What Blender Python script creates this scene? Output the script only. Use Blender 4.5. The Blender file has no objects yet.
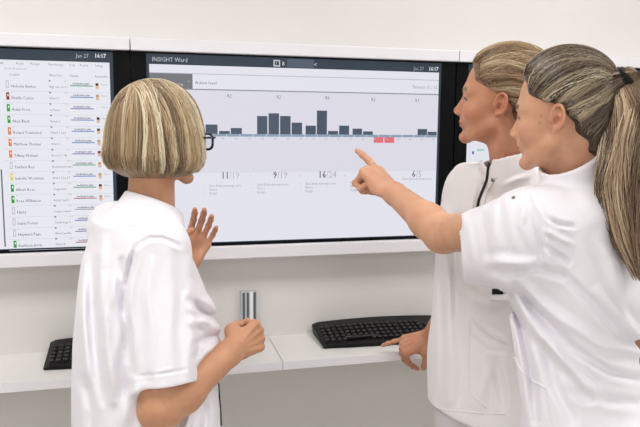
import bpy, bmesh, math, random
import numpy as np
from mathutils import Vector, Matrix

random.seed(7); rng = np.random.default_rng(7)
sc = bpy.context.scene
COL = sc.collection
pi = math.pi

# ------------------------------------------------------------------ camera
FOC, YAW, PITCH, ROLL = 673.77, .2511, .1253, .0077
CAMZ = 1.55; WALL = 2.15
CO = np.array([0, 0, CAMZ])
F = np.array([math.sin(YAW)*math.cos(PITCH), math.cos(YAW)*math.cos(PITCH), -math.sin(PITCH)])
R0 = np.array([math.cos(YAW), -math.sin(YAW), 0.]); U0 = np.cross(R0, F)
R = math.cos(ROLL)*R0+math.sin(ROLL)*U0; U = -math.sin(ROLL)*R0+math.cos(ROLL)*U0
Fh = np.array([math.sin(YAW), math.cos(YAW), 0.]); Rh = R0; ZU = np.array([0, 0, 1.])
def ray(px, py): return F+(px-320)/FOC*R-(py-213.5)/FOC*U
def P(px, py, Z): return CO+ray(px, py)*Z
def W(px, py, y=WALL):
    d = ray(px, py); return CO+d*(y/d[1])
def pix(p):
    q = p-CO; Z = q@F
    return 320+FOC*(q@R)/Z, 213.5-FOC*(q@U)/Z, Z
def hv(cx, aw):                       # horizontal direction: (to the camera's right, away)
    v = cx*Rh+aw*Fh; return v/np.linalg.norm(v)
cam = bpy.data.cameras.new('camera'); co = bpy.data.objects.new('camera', cam); COL.objects.link(co)
cam.sensor_width = 36; cam.lens = FOC/640*36; cam.clip_start = .05
m = Matrix(((R[0], U[0], -F[0], 0), (R[1], U[1], -F[1], 0), (R[2], U[2], -F[2], CAMZ), (0, 0, 0, 1)))
co.matrix_world = m; sc.camera = co

# ------------------------------------------------------------------ materials
def s2l(c):
    if isinstance(c, str): c = [int(c[i:i+2], 16)/255 for i in (0, 2, 4)]
    return tuple((x/12.92 if x <= .04045 else ((x+.055)/1.055)**2.4) for x in c)
def mat(name, col, rough=.5, metal=0, bump=0, bscale=200, vcol=False, sss=0, emit=None, estr=1, sheen=0, trans=0, spec=.5, var=0, coat=0):
    m = bpy.data.materials.new(name); m.use_nodes = True; nt = m.node_tree; b = nt.nodes['Principled BSDF']
    c = s2l(col); b.inputs['Base Color'].default_value = (*c, 1)
    b.inputs['Roughness'].default_value = rough; b.inputs['Metallic'].default_value = metal
    b.inputs['Specular IOR Level'].default_value = spec
    if coat: b.inputs['Coat Weight'].default_value = coat
    if sheen: b.inputs['Sheen Weight'].default_value = sheen
    if trans: b.inputs['Transmission Weight'].default_value = trans
    if sss:
        b.inputs['Subsurface Weight'].default_value = sss; b.inputs['Subsurface Radius'].default_value = (1, .35, .2); b.inputs['Subsurface Scale'].default_value = .006
    tc = nt.nodes.new('ShaderNodeTexCoord')
    if vcol:
        a = nt.nodes.new('ShaderNodeVertexColor'); a.layer_name = 'Col'; src = a.outputs['Color']
        if var:
            n = nt.nodes.new('ShaderNodeTexNoise'); n.inputs['Scale'].default_value = var; n.inputs['Detail'].default_value = 4
            nt.links.new(tc.outputs['Object'], n.inputs['Vector'])
            mx = nt.nodes.new('ShaderNodeMix'); mx.data_type = 'RGBA'; mx.blend_type = 'OVERLAY'; mx.inputs[0].default_value = .22
            nt.links.new(src, mx.inputs[6]); nt.links.new(n.outputs['Fac'], mx.inputs[7]); src = mx.outputs[2]
        nt.links.new(src, b.inputs['Base Color'])
    elif var:
        n = nt.nodes.new('ShaderNodeTexNoise'); n.inputs['Scale'].default_value = var; n.inputs['Detail'].default_value = 3
        nt.links.new(tc.outputs['Object'], n.inputs['Vector'])
        mx = nt.nodes.new('ShaderNodeMix'); mx.data_type = 'RGBA'
        mx.inputs[6].default_value = (*[x*.95 for x in c], 1); mx.inputs[7].default_value = (*[min(1, x*1.03) for x in c], 1)
        nt.links.new(n.outputs['Fac'], mx.inputs[0]); nt.links.new(mx.outputs[2], b.inputs['Base Color'])
    if bump:
        n = nt.nodes.new('ShaderNodeTexNoise'); n.inputs['Scale'].default_value = bscale; n.inputs['Detail'].default_value = 3
        nt.links.new(tc.outputs['Object'], n.inputs['Vector'])
        bp = nt.nodes.new('ShaderNodeBump'); bp.inputs['Strength'].default_value = bump; bp.inputs['Distance'].default_value = .002
        nt.links.new(n.outputs['Fac'], bp.inputs['Height']); nt.links.new(bp.outputs[0], b.inputs['Normal'])
    if emit is not None:
        b.inputs['Emission Color'].default_value = (*s2l(emit), 1); b.inputs['Emission Strength'].default_value = estr
    return m
def ui(name, col, k=.70):   # lit pixels of a display
    m = mat('display_'+name, '0a0a0a', .35, emit=col, estr=k, spec=.3); return m
M_wall = mat('painted_wall', 'E2DEDA', .8, bump=.05, bscale=300, var=3)
M_floor = mat('vinyl_floor', 'DAD6CF', .45, var=6)
M_ceil = mat('ceiling_paint', 'F0EFEC', .9, var=2)
M_rail = mat('rail_enamel', 'E9E6EA', .4, var=5)
M_shelf = mat('white_laminate', 'E9E6E2', .35, var=8)
M_edge = mat('shelf_edging', 'F2EFF2', .3, var=8)
M_bez = mat('black_glass_bezel', '030407', .45, var=10, spec=.12)
M_blk = mat('black_plastic', '050506', .45, bump=.1, bscale=900, spec=.25)
M_key = mat('key_plastic', '0A0A0C', .4, bump=.05, bscale=800, spec=.4)
M_alu = mat('brushed_aluminium', 'C6CACE', .4, metal=.3, bump=.1, bscale=500)
M_groove = mat('duct_groove', '565E66', .5, var=30)
M_lamp = mat('lamp_diffuser', 'FFFFFF', .6, emit='FFFFFF', estr=2)
M_lampf = mat('lamp_frame', 'E8E8E8', .4, var=5)
M_cloth = mat('white_cotton', 'F5F1F6', .85, bump=.35, bscale=900, sheen=.1, spec=.2)
M_cloth2 = mat('cream_cotton', 'EFECEC', .85, bump=.35, bscale=900, sheen=.1, spec=.2)
M_trou = mat('trouser_cotton', 'D9D4D6', .9, bump=.3, bscale=700, spec=.2)
M_skin = mat('skin', 'C98F72', .5, vcol=True, sss=.25, var=35, spec=.35, bump=.25, bscale=350)
M_hair = mat('hair', 'A08050', .42, vcol=True, spec=.45)
M_navy = mat('navy_piping', '14161F', .7, var=20)
M_snap = mat('snap_metal', '8C8678', .3, metal=.9, bump=.05)
M_shoe = mat('shoe_leather', 'EDEDED', .5, bump=.1, bscale=300)
M_lens = mat('clear_lens', 'EEF4FF', .02, trans=1)
M_frame = mat('glasses_acetate', '0C1524', .25, var=20)
M_tie = mat('hair_elastic', '0A0A0B', .8, bump=.4, bscale=500)
M_badge = mat('badge_plastic', 'F4F4F4', .3, var=10)
M_glassw = mat('window_glass', 'DCE8F0', .05, trans=1)
M_door = mat('door_laminate', 'CFC8BC', .5, var=4)
M_pen = mat('pen_plastic', '23507F', .3, var=10)

# ------------------------------------------------------------------ object helpers
def tag(o, label=None, cat=None, group=None, kind=None):
    if label: o['label'] = label
    if cat: o['category'] = cat
    if group: o['group'] = group
    if kind: o['kind'] = kind
    return o
def empty(name, loc):
    o = bpy.data.objects.new(name, None); COL.objects.link(o); o.location = Vector([float(x) for x in loc]); o.empty_display_size = .1
    return o
def np_mesh(name, v, q, mats, parent=None, cols=None, loops=4, smooth=True, midx=None):
    """v Nx3 world coordinates; stored relative to the parent's location"""
    off = np.array(parent_world(parent)) if parent else np.zeros(3)
    me = bpy.data.meshes.new(name); v = np.asarray(v, np.float32)-off.astype(np.float32); q = np.asarray(q, np.int32)
    n = len(q); k = q.shape[1]
    me.vertices.add(len(v)); me.vertices.foreach_set('co', v.ravel())
    me.loops.add(n*k); me.loops.foreach_set('vertex_index', q.ravel())
    me.polygons.add(n); me.polygons.foreach_set('loop_start', np.arange(0, n*k, k, dtype=np.int32))
    try: me.polygons.foreach_set('loop_total', np.full(n, k, np.int32))
    except Exception: pass
    me.polygons.foreach_set('use_smooth', np.full(n, smooth))
    for m in (mats if isinstance(mats, (list, tuple)) else [mats]): me.materials.append(m)
    if midx is not None: me.polygons.foreach_set('material_index', np.asarray(midx, np.int32))
    if cols is not None:
        a = me.color_attributes.new('Col', 'FLOAT_COLOR', 'POINT')
        c = np.ones((len(v), 4), np.float32); c[:, :3] = cols; a.data.foreach_set('color', c.ravel())
    me.update(calc_edges=True); me.validate()
    o = bpy.data.objects.new(name, me); COL.objects.link(o)
    if parent: o.parent = parent
    return o
def parent_world(p):
    t = Vector((0, 0, 0))
    while p: t += p.location; p = p.parent
    return t
def bm_obj(name, bm, mats, parent=None, smooth=False):
    off = parent_world(parent) if parent else Vector((0, 0, 0))
    bmesh.ops.translate(bm, verts=bm.verts, vec=-off)
    me = bpy.data.meshes.new(name); bm.to_mesh(me); bm.free()
    for m in (mats if isinstance(mats, (list, tuple)) else [mats]): me.materials.append(m)
    if smooth:
        for f in me.polygons: f.use_smooth = True
    o = bpy.data.objects.new(name, me); COL.objects.link(o)
    if parent: o.parent = parent
    return o
def box(bm, x0, x1, y0, y1, z0, z1, bev=0, mi=0):
    t = bmesh.new(); bmesh.ops.create_cube(t, size=1)
    for v in t.verts:
        v.co = Vector((x0+(v.co.x+.5)*(x1-x0), y0+(v.co.y+.5)*(y1-y0), z0+(v.co.z+.5)*(z1-z0)))
    if bev: bmesh.ops.bevel(t, geom=t.edges[:], offset=bev, segments=2, affect='EDGES', profile=.6)
    for f in t.faces: f.material_index = mi
    me = bpy.data.meshes.new('t'); t.to_mesh(me); t.free(); bm.from_mesh(me); bpy.data.meshes.remove(me)
def tube_mesh(paths, radii, sides=6):
    """paths list of (n,3); radii list of (n,) -> verts, quads; ends closed by a vanishing ring"""
    V = []; Q = []; base = 0
    for p, r in zip(paths, radii):
        p = np.asarray(p, float); r = np.array(np.broadcast_to(r, (len(p),)), float)
        p = np.vstack([p[:1], p, p[-1:]]); r = np.concatenate([[1e-5], r, [1e-5]]); n = len(p)
        t = np.gradient(p, axis=0); t /= np.linalg.norm(t, axis=1)[:, None]+1e-12
        ref = np.array([0, 0, 1.]) if abs(t[n//2][2]) < .9 else np.array([1., 0, 0])
        a = np.cross(t, ref); a /= np.linalg.norm(a, axis=1)[:, None]+1e-9; b = np.cross(t, a)
        ang = np.arange(sides)/sides*2*pi
        ring = p[:, None]+r[:, None, None]*(a[:, None]*np.cos(ang)[None, :, None]+b[:, None]*np.sin(ang)[None, :, None])
        V.append(ring.reshape(-1, 3))
        i = np.arange(n-1)[:, None]; j = np.arange(sides)[None]
        Q.append(np.stack(np.broadcast_arrays(i*sides+j, i*sides+(j+1) % sides, (i+1)*sides+(j+1) % sides, (i+1)*sides+j), -1).reshape(-1, 4)+base)
        base += n*sides
    return np.concatenate(V), np.concatenate(Q)

# ------------------------------------------------------------------ signed-distance modelling
def smin(a, b, k):
    if k <= 0: return np.minimum(a, b)
    h = np.maximum(k-np.abs(a-b), 0)/k
    return np.minimum(a, b)-h*h*k*.25
class SDF:
    def __init__(s): s.pr = []; s.post = None
    def add(s, f, c, rad, k=.01, op='u'): s.pr.append((f, np.asarray(c, float), rad, k, op)); return s
    def cone(s, a, b, ra, rb, k=.01, op='u', planes=()):
        a = np.asarray(a, float); b = np.asarray(b, float); ab = b-a; L2 = max(ab@ab, 1e-9)
        def f(p):
            t = np.clip(((p-a)@ab)/L2, 0, 1)
            d = np.linalg.norm(p-a-t[..., None]*ab, axis=-1)-(ra+(rb-ra)*t)
            for (o, n) in planes: d = np.maximum(d, (p-o)@n)
            return d
        return s.add(f, (a+b)/2, math.sqrt(L2)/2+max(ra, rb), k, op)
    def ell(s, c, r, M=None, k=.01, op='u'):
        c = np.asarray(c, float); r = np.asarray(r, float); M = np.eye(3) if M is None else M
        def f(p):
            q = (p-c)@M; k0 = np.linalg.norm(q/r, axis=-1); k1 = np.linalg.norm(q/r**2, axis=-1)+1e-9
            return k0*(k0-1)/k1
        return s.add(f, c, max(r), k, op)
    def ev(s, p, ctr=None, br=0):
        """p (...,3); with block centres ctr, primitives are evaluated only where near"""
        sh = p.shape[:-1]; d = np.full(sh, 1.0)
        for f, c, rad, k, op in s.pr:
            if ctr is not None:
                mk = np.linalg.norm(ctr-c, axis=-1) < rad+br+k+.03
                if not mk.any(): continue
                x = f(p[mk]); cur = d[mk]
                d[mk] = smin(cur, x, k) if op == 'u' else (-smin(-cur, x, k) if op == 's' else -smin(-cur, -x, k))
            else:
                x = f(p); d = smin(d, x, k) if op == 'u' else (-smin(-d, x, k) if op == 's' else -smin(-d, -x, k))
        if s.post is not None: d = d-s.post(p, d)
        return d
    def mesh(s, h, B=12):
        lo = np.min([c-r for f, c, r, k, o in s.pr if o == 'u'], axis=0)-.03; hi = np.max([c+r for f, c, r, k, o in s.pr if o == 'u'], axis=0)+.03
        bs = h*B; n = np.ceil((hi-lo)/bs).astype(int)
        g = np.stack(np.meshgrid(*[np.arange(i) for i in n], indexing='ij'), -1).reshape(-1, 3)
        ctr = lo+(g+.5)*bs; half = bs*.87
        dc = np.concatenate([s.ev(ctr[i:i+20000, None], ctr[i:i+20000], half)[:, 0] for i in range(0, len(ctr), 20000)])
        keep = np.abs(dc) < half*1.35+.012; g = g[keep]; ctr = ctr[keep]
        loc = np.stack(np.meshgrid(*[np.arange(B+1)]*3, indexing='ij'), -1)
        cells = []; vals = []
        for i in range(0, len(g), 150):
            gg = g[i:i+150]; pts = lo+(gg[:, None, None, None]*B+loc[None])*h
            v = s.ev(pts.reshape(len(gg), -1, 3), ctr[i:i+150], half).reshape(len(gg), B+1, B+1, B+1)
            cor = [v[:, a:a+B, b:b+B, c:c+B] for a in (0, 1) for b in (0, 1) for c in (0, 1)]
            cor = np.stack(cor, -1); neg = (cor < 0).sum(-1); act = (neg > 0) & (neg < 8)
            w = np.argwhere(act); cells.append(gg[w[:, 0]]*B+w[:, 1:]); vals.append(cor[act])
        cells = np.concatenate(cells); vals = np.concatenate(vals)
        BIG = 1 << 14
        key = (cells[:, 0]*BIG+cells[:, 1])*BIG+cells[:, 2]
        key, ix = np.unique(key, return_index=True); cells = cells[ix]; vals = vals[ix]
        off = np.array([[a, b, c] for a in (0, 1) for b in (0, 1) for c in (0, 1)])
        E = [(i, j) for i in range(8) for j in range(i+1, 8) if abs(off[i]-off[j]).sum() == 1]
        acc = np.zeros((len(cells), 3)); cnt = np.zeros(len(cells))
        for i, j in E:
            a, b = vals[:, i], vals[:, j]; sc_ = (a < 0) != (b < 0); t = np.where(sc_, a/(a-b+1e-20*(~sc_)), 0)
            t = np.where(sc_, t, 0); p = off[i]+t[:, None]*(off[j]-off[i]); acc += p*sc_[:, None]; cnt += sc_
        verts = lo+(cells+acc/cnt[:, None])*h
        quads = []
        st = [BIG*BIG, BIG, 1]; ci = [4, 2, 1]
        for ax in range(3):
            b, c = (ax+1) % 3, (ax+2) % 3
            a0, a1 = vals[:, 0], vals[:, ci[ax]]; s_ = (a0 < 0) != (a1 < 0)
            k0 = key[s_]; ks = [k0, k0-st[b], k0-st[b]-st[c], k0-st[c]]
            ii = [np.minimum(np.searchsorted(key, kk), len(key)-1) for kk in ks]
            ok = np.all([key[a] == kk for a, kk in zip(ii, ks)], axis=0)
            q = np.stack(ii, -1)[ok]; inside = (a0[s_][ok] < 0)
            q[~inside] = q[~inside][:, ::-1]; quads.append(q)
        return verts, np.concatenate(quads)
    def hit(s, px, py, z0=.8, z1=2.6):
        d = ray(px, py); z = z0
        while z < z1:
            v = s.ev((CO+d*z)[None])[0]
            if v < .0008: return CO+d*z
            z += max(v*.5, .0008)
        return None
    def proj(s, p, n=8):
        p = np.array(p, float)
        for _ in range(n):
            e = 1e-3; d = s.ev(p); g = np.stack([s.ev(p+e*np.eye(3)[i])-d for i in range(3)], -1)/e
            g /= np.linalg.norm(g, axis=-1)[..., None]+1e-9; p = p-g*d[..., None]
        return p, g

# ------------------------------------------------------------------ head
class Frame:
    def __init__(s, o, fwd, pitch=0, roll=0, sc=1., kl=.096, zs=.93):
        f = fwd*math.cos(pitch)+ZU*math.sin(pitch); r = np.cross(fwd, ZU); u = np.cross(r, f)
        r, u = r*math.cos(roll)+u*math.sin(roll), u*math.cos(roll)-r*math.sin(roll)
        s.o = np.asarray(o, float); s.M = np.stack([r, f, u], 1); s.s = sc; s.zs = zs; s.kl = kl
    def w(s, x, y=None, z=None):
        v = np.array([x, y, z], float) if y is not None else np.array(x, float)
        v[..., 2] = np.where(v[..., 2] < 0, v[..., 2]*s.zs, v[..., 2])
        return s.o+(v*s.s)@s.M.T
    def l(s, p):
        q = ((p-s.o)@s.M)/s.s; q[..., 2] = np.where(q[..., 2] < 0, q[..., 2]/s.zs, q[..., 2]); return q
def skull(S, H, k=.012):
    c = lambda *a: H.w(*a); q = H.s; M = H.M
    S.ell(c(0, .086-H.kl, .046), np.array([.074, H.kl, .083])*q, M, k)
    S.ell(c(0, .030, .005), np.array([.060, .058, .075])*q, M, .02)
def head(S, H, open_=0):
    c = H.w; q = H.s; M = H.M
    skull(S, H)
    S.ell(c(0, .034, -.040), np.array([.050, .050, .052])*q, M, .02)
    for s in (-1, 1):
        S.cone(c(s*.050, .008, -.050), c(s*.030, .050, -.078), .013*q, .011*q, .016)
        S.cone(c(s*.030, .050, -.078), c(0, .074, -.090), .011*q, .011*q, .012)
        S.ell(c(s*.040, .055, -.022), np.array([.021, .022, .020])*q, M, .018)
        S.cone(c(s*.046, .062, .026), c(s*.014, .081, .029), .009*q, .0095*q, .014)
    S.ell(c(0, .077, -.090), np.array([.015, .0125, .012])*q, M, .010)
    for s in (-1, 1):
        S.ell(c(s*.031, .093, .009), np.array([.017, .014, .011])*q, M, .012, 's')
        S.ell(c(s*.030, .070, .008), np.array([.0135, .0135, .0125])*q, M, .004)
        S.cone(c(s*.043, .0725, .013), c(s*.019, .082, .015), .0035*q, .0035*q, .005)
    S.cone(c(0, .083, .020), c(0, .1005, -.019), .0062*q, .0082*q, .010)
    S.ell(c(0, .1015, -.0235), np.array([.0090, .0095, .0080])*q, M, .006)
    for s in (-1, 1): S.ell(c(s*.0115, .095, -.027), np.array([.0065, .009, .007])*q, M, .005)
    S.ell(c(0, .079, -.050), np.array([.024, .0135, .017])*q, M, .012)
    for s in (-1, 1):
        S.cone(c(0, .0905, -.0510), c(s*.020, .080, -.0555), .0040*q, .0026*q, .004)
        S.cone(c(0, .0890, -.0610), c(s*.018, .079, -.0575), .0046*q, .0026*q, .004)
    S.cone(c(-.022, .0925, -.0562), c(.022, .0925, -.0562), .0016*q, .0016*q, .002, 's')
    S.cone(c(-.02, .092, -.0735), c(.02, .092, -.0735), .004*q, .004*q, .010, 's')
    # ears
    for s in (-1, 1):
        S.ell(c(s*.077, -.010, .000), np.array([.0070, .013, .023])*q, M, .005)
        pts = [(-.010+.0138*math.cos(a)*(1 if a < 4.2 else .8)-.002*math.sin(a), .001+.0238*math.sin(a)) for a in np.linspace(-.1, 4.75, 13)]
        for a, b in zip(pts[:-1], pts[1:]):
            S.cone(c(s*(.081+.0065*np.clip((-a[0])/.022, 0, 1)), a[0], a[1]), c(s*(.081+.0065*np.clip((-b[0])/.022, 0, 1)), b[0], b[1]), .0030*q, .0030*q, .0015)
        S.ell(c(s*.0870, -.008, -.004), np.array([.0125, .0070, .0100])*q, M, .002, 's')
        S.ell(c(s*.0870, -.012, .012), np.array([.0080, .0062, .0070])*q, M, .002, 's')
        S.ell(c(s*.077, -.004, -.025), np.array([.0045, .006, .006])*q, M, .004)
        S.ell(c(s*.080, .002, -.003), np.array([.004, .004, .006])*q, M, .003)
def neck(S, H, base, r0=.052, r1=.058, back=-.012):
    S.cone(H.w(0, back, -.035), base, r0, r1, .022)
def neck_muscle(S, H, notch):
    for s in (-1, 1): S.cone(H.w(s*.055, -.018, -.035), notch, .011, .009, .02)
SKIN = dict(base='D29A7E', lip='B5645A', brow='6E4E35', lash='1C1410', nail='DDAA9A', red='C4745C')
def head_colors(v, H, col, brow='6E4E35', lipc='B5645A'):
    l = H.l(v); out = col
    def blend(mask, c):
        nonlocal out; out = out*(1-mask[:, None])+np.array(s2l(c))*mask[:, None]
    def g(cx, cy, cz, rx, ry, rz, p=2): return np.exp(-(((np.abs(l[:, 0])-cx)/rx)**2+((l[:, 1]-cy)/ry)**2+((l[:, 2]-cz)/rz)**2)**(p/2))
    near = (np.abs(l).max(1) < .14)
    blend(g(.045, .060, -.025, .022, .03, .02)*.30*near, 'C8705E')
    blend(g(0, .107, -.026, .012, .012, .012)*.35*near, 'C26A56')
    blend(np.clip(g(.085, -.012, 0, .012, .026, .034)*.45, 0, 1)*near, 'C4745C')
    f = near & (l[:, 1] > .07)
    lp = (np.abs(l[:, 0]) < .025) & (l[:, 2] > -.067+np.abs(l[:, 0])*.35) & (l[:, 2] < -.0465-np.abs(l[:, 0])*.30) & (l[:, 1] > .073)
    blend((lp & near)*.85, lipc)
    blend(((np.abs(l[:, 2]+.0562) < .0012) & (np.abs(l[:, 0]) < .021) & f)*.8, '5A2A24')
    ax = np.abs(l[:, 0]); bz = .031-((ax-.032)/.02)**2*.005
    blend(((np.abs(l[:, 2]-bz) < .0040) & (ax > .013) & (ax < .047) & (l[:, 1] > .055) & near)*.95, brow)
    ez = .0105-((ax-.030)/.016)**2*.005; eb = .0035+((ax-.030)/.016)**2*.004
    eye = (l[:, 2] < ez) & (l[:, 2] > eb) & (ax > .017) & (ax < .043) & (l[:, 1] > .065) & near
    blend(eye*.95, 'BDB2AC')
    blend((eye & (np.hypot(ax-.031, l[:, 2]-.006) < .0070))*1., '3E3A34')
    blend(((np.abs(l[:, 2]-ez-.0008) < .0022) & (ax > .015) & (ax < .046) & (l[:, 1] > .060) & near)*.95, '1C1410')
    return out

# ------------------------------------------------------------------ hands
FB = [(.027, .086, .0425, .025, .021, .0088), (.008, .091, .046, .029, .022, .0088), (-.011, .087, .042, .027, .021, .0083), (-.029, .078, .033, .020, .018, .0074)]
def hand(S, wrist, ydir, zdir, side, curl, splay=(.06, .0, -.06, -.14), thumb=None, sc=.95, tips=None):
    """ydir: wrist to knuckles, zdir: out of the back of the hand, side +1 when the thumb lies on +x (x = y cross z)"""
    y = ydir/np.linalg.norm(ydir); z = zdir-(zdir@y)*y; z /= np.linalg.norm(z); x = np.cross(y, z)*side
    w = lambda a, b, c: wrist+sc*(a*x+b*y+c*z)
    S.cone(w(-.012, -.01, 0), w(.010, -.01, 0), .019*sc, .019*sc, .012)
    kn = []
    for i, (bx, by, l1, l2, l3, r) in enumerate(FB):
        S.cone(w(bx*.45, .005, 0), w(bx, by-.004, .002), .0145*sc, .0115*sc, .010)
        S.ell(w(bx, by, .007), np.array([.0088, .0088, .0078])*sc, None, .005)
        S.cone(w(bx*.3, .012, .0150), w(bx*.98, by-.012, .0125), .0022*sc, .0026*sc, .0045)
        kn.append(w(bx, by, .001))
    S.ell(w(.022, .034, -.012), np.array([.014, .024, .012])*sc, np.stack([x, y, z], 1), .01)
    S.ell(w(-.026, .030, -.010), np.array([.010, .026, .012])*sc, np.stack([x, y, z], 1), .01)
    out = []
    for i, (bx, by, l1, l2, l3, r) in enumerate(FB):
        p = kn[i]; a = splay[i]; d0 = y*math.cos(a)+x*math.sin(a); ang = 0; chain = [p]
        lat = np.cross(d0, z)
        for j, (L, c) in enumerate(zip((l1, l2, l3), curl[i])):
            ang += c; d = d0*math.cos(ang)-z*math.sin(ang); p2 = p+d*L*sc
            ra = r*sc*(1.0, .93, .88)[j]; rb = r*sc*(.93, .88, .74)[j]
            S.cone(p, p2, ra, rb, .0035 if j else .006); 
            if j < 2: S.ell(p2, np.array([1, 1, 1])*rb*1.05, None, .003)
            p = p2; chain.append(p)
        out.append((chain, z))
    if thumb is not None:
        t0, t1, t2, t3 = [w(*t) for t in thumb]
        S.cone(w(.012, .010, -.006), t0, .015*sc, .0145*sc, .012)
        S.cone(t0, t1, .0140*sc, .0110*sc, .010); S.cone(t1, t2, .0108*sc, .0102*sc, .004); S.cone(t2, t3, .0102*sc, .0080*sc, .004)
        out.append(([t0, t1, t2, t3], z))
    return out
def nail_colors(v, col, hands):
    c2 = np.array(s2l('E3B3A6')); cr = np.array(s2l('C9765E'))
    for chains in hands:
        for chain, z in chains:
            a, b = chain[-2], chain[-1]; d = b-a; L = np.linalg.norm(d); d = d/L
            u = v-b; near = np.linalg.norm(u, axis=1) < .018
            if not near.any(): continue
            zz = z-(z@d)*d; zz /= np.linalg.norm(zz)+1e-9
            t = u@d; h = u@zz; lat = np.linalg.norm(u-t[:, None]*d-h[:, None]*zz, axis=1)
            mk = near & (t > -.006) & (h > .003) & (lat < .0055); col[mk] = col[mk]*.4+c2*.6
            m2 = np.exp(-(np.linalg.norm(u, axis=1)/.014)**2)[:, None]*.35; col = col*(1-m2)+cr*m2
    return col

# ------------------------------------------------------------------ clothes
def loft(S, rows, c_of, ra_dir, k=.02, shrink=0., op='u', zmin=None):
    """rows: (z, centre xyz, a, b) upward; ellipse a along ra_dir, b across"""
    rows = sorted(rows, key=lambda r: r[0]); zs = np.array([r[0] for r in rows]); cx = np.array([r[1][:2] for r in rows]); A = np.array([r[2] for r in rows]); Bq = np.array([r[3] for r in rows])
    e1 = ra_dir[:2]; e2 = np.array([-e1[1], e1[0]])
    zf = np.linspace(zs[0], zs[-1], 120)
    def sm(y):
        f = np.interp(zf, zs, y); ker = np.hanning(15); ker /= ker.sum(); return np.convolve(np.pad(f, 7, mode='edge'), ker, 'valid')
    CX, CY, AA, BB = sm(cx[:, 0]), sm(cx[:, 1]), sm(A), sm(Bq)
    def f(p):
        z = p[..., 2]; x = p[..., 0]-np.interp(z, zf, CX); y = p[..., 1]-np.interp(z, zf, CY)
        a = np.interp(z, zf, AA)-shrink; b = np.interp(z, zf, BB)-shrink
        u = np.abs(x*e1[0]+y*e1[1])/a; v = np.abs(x*e2[0]+y*e2[1])/b
        q = (u**2.3+v**2.3)**(1/2.3)
        d = (q-1)*np.minimum(a, b)
        dz = np.maximum(z-(zs[-1]-shrink), (zs[0]+shrink)-z)
        r = .012
        return np.minimum(np.maximum(d+r, dz+r), 0)+np.hypot(np.maximum(d+r, 0), np.maximum(dz+r, 0))-r
    c = np.array([cx[:, 0].mean(), cx[:, 1].mean(), (zs[0]+zs[-1])/2])
    S.add(f, c, math.hypot((zs[-1]-zs[0])/2, A.max()+.05)+.03, k, op)
    return f
def seg_d2(px, py, a, b):
    ax, ay = a; bx, by = b; dx, dy = bx-ax, by-ay; t = np.clip(((px-ax)*dx+(py-ay)*dy)/(dx*dx+dy*dy+1e-9), 0, 1)
    return np.hypot(px-ax-t*dx, py-ay-t*dy), t
def folds(creases, noise=.0012, nscale=9, bulk=.004, seed=0):
    """cloth relief: ridges (height>0) and valleys (height<0) running over the garment, plus soft waviness"""
    r = np.random.default_rng(seed); W_ = r.normal(size=(14, 3)); W_ /= np.linalg.norm(W_, axis=1)[:, None]; ph = r.uniform(0, 6.28, 14)
    fr = np.geomspace(12, 90, 14); W_[:, 2] *= .45
    def f(p, d):
        u, v, Z = pix(p); out = np.zeros(p.shape[:-1])
        for i in range(14): out += np.sin((p@W_[i])*fr[i]+ph[i])*noise*(12/fr[i])**.35
        for (pts, hgt, wid) in creases:
            dm = np.full(out.shape, 1e9)
            hh = np.zeros(out.shape); n = len(pts)-1
            for i in range(n):
                dd, t = seg_d2(u, v, pts[i], pts[i+1]); T = (i+t)/n
                upd = dd < dm; dm = np.where(upd, dd, dm); hh = np.where(upd, np.sin(pi*np.clip(T*.9+.05, 0, 1))**.6, hh)
            x = dm/(wid*.8); out += 1.5*hgt*hh*(np.exp(-x*x)-.4*np.exp(-(x-1.9)**2))
        return np.where(np.abs(d) < .06, out, 0)
    return f
def row(py, l, r_, Z, a, rd, fd):
    """one torso ring from the outline left/right at a height; a = half width across the shoulders"""
    c = P((l+r_)/2, py, Z); w = (r_-l)/2*Z/FOC; ca = abs(rd@Rh); cb = abs(fd@Rh)
    b = math.sqrt(max(w*w-(a*ca)**2, .0048))/max(cb, .2)
    return (c[2], c, a, min(max(b, .09), .19))
def body_color(v, base='D29A7E'): return np.tile(np.array(s2l(base)), (len(v), 1))
def freckle(v, col, seed, n=160, amt=.35):
    r = np.random.default_rng(seed); idx = r.choice(len(v), n); c = np.array(s2l('A8694C'))
    from mathutils.kdtree import KDTree
    kd = KDTree(len(v))
    for i, p in enumerate(v): kd.insert(p, i)
    kd.balance()
    for i in idx:
        for _, j, d in kd.find_range(v[i], float(r.uniform(.0012, .003))): col[j] = col[j]*(1-amt)+c*amt
    return col

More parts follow.
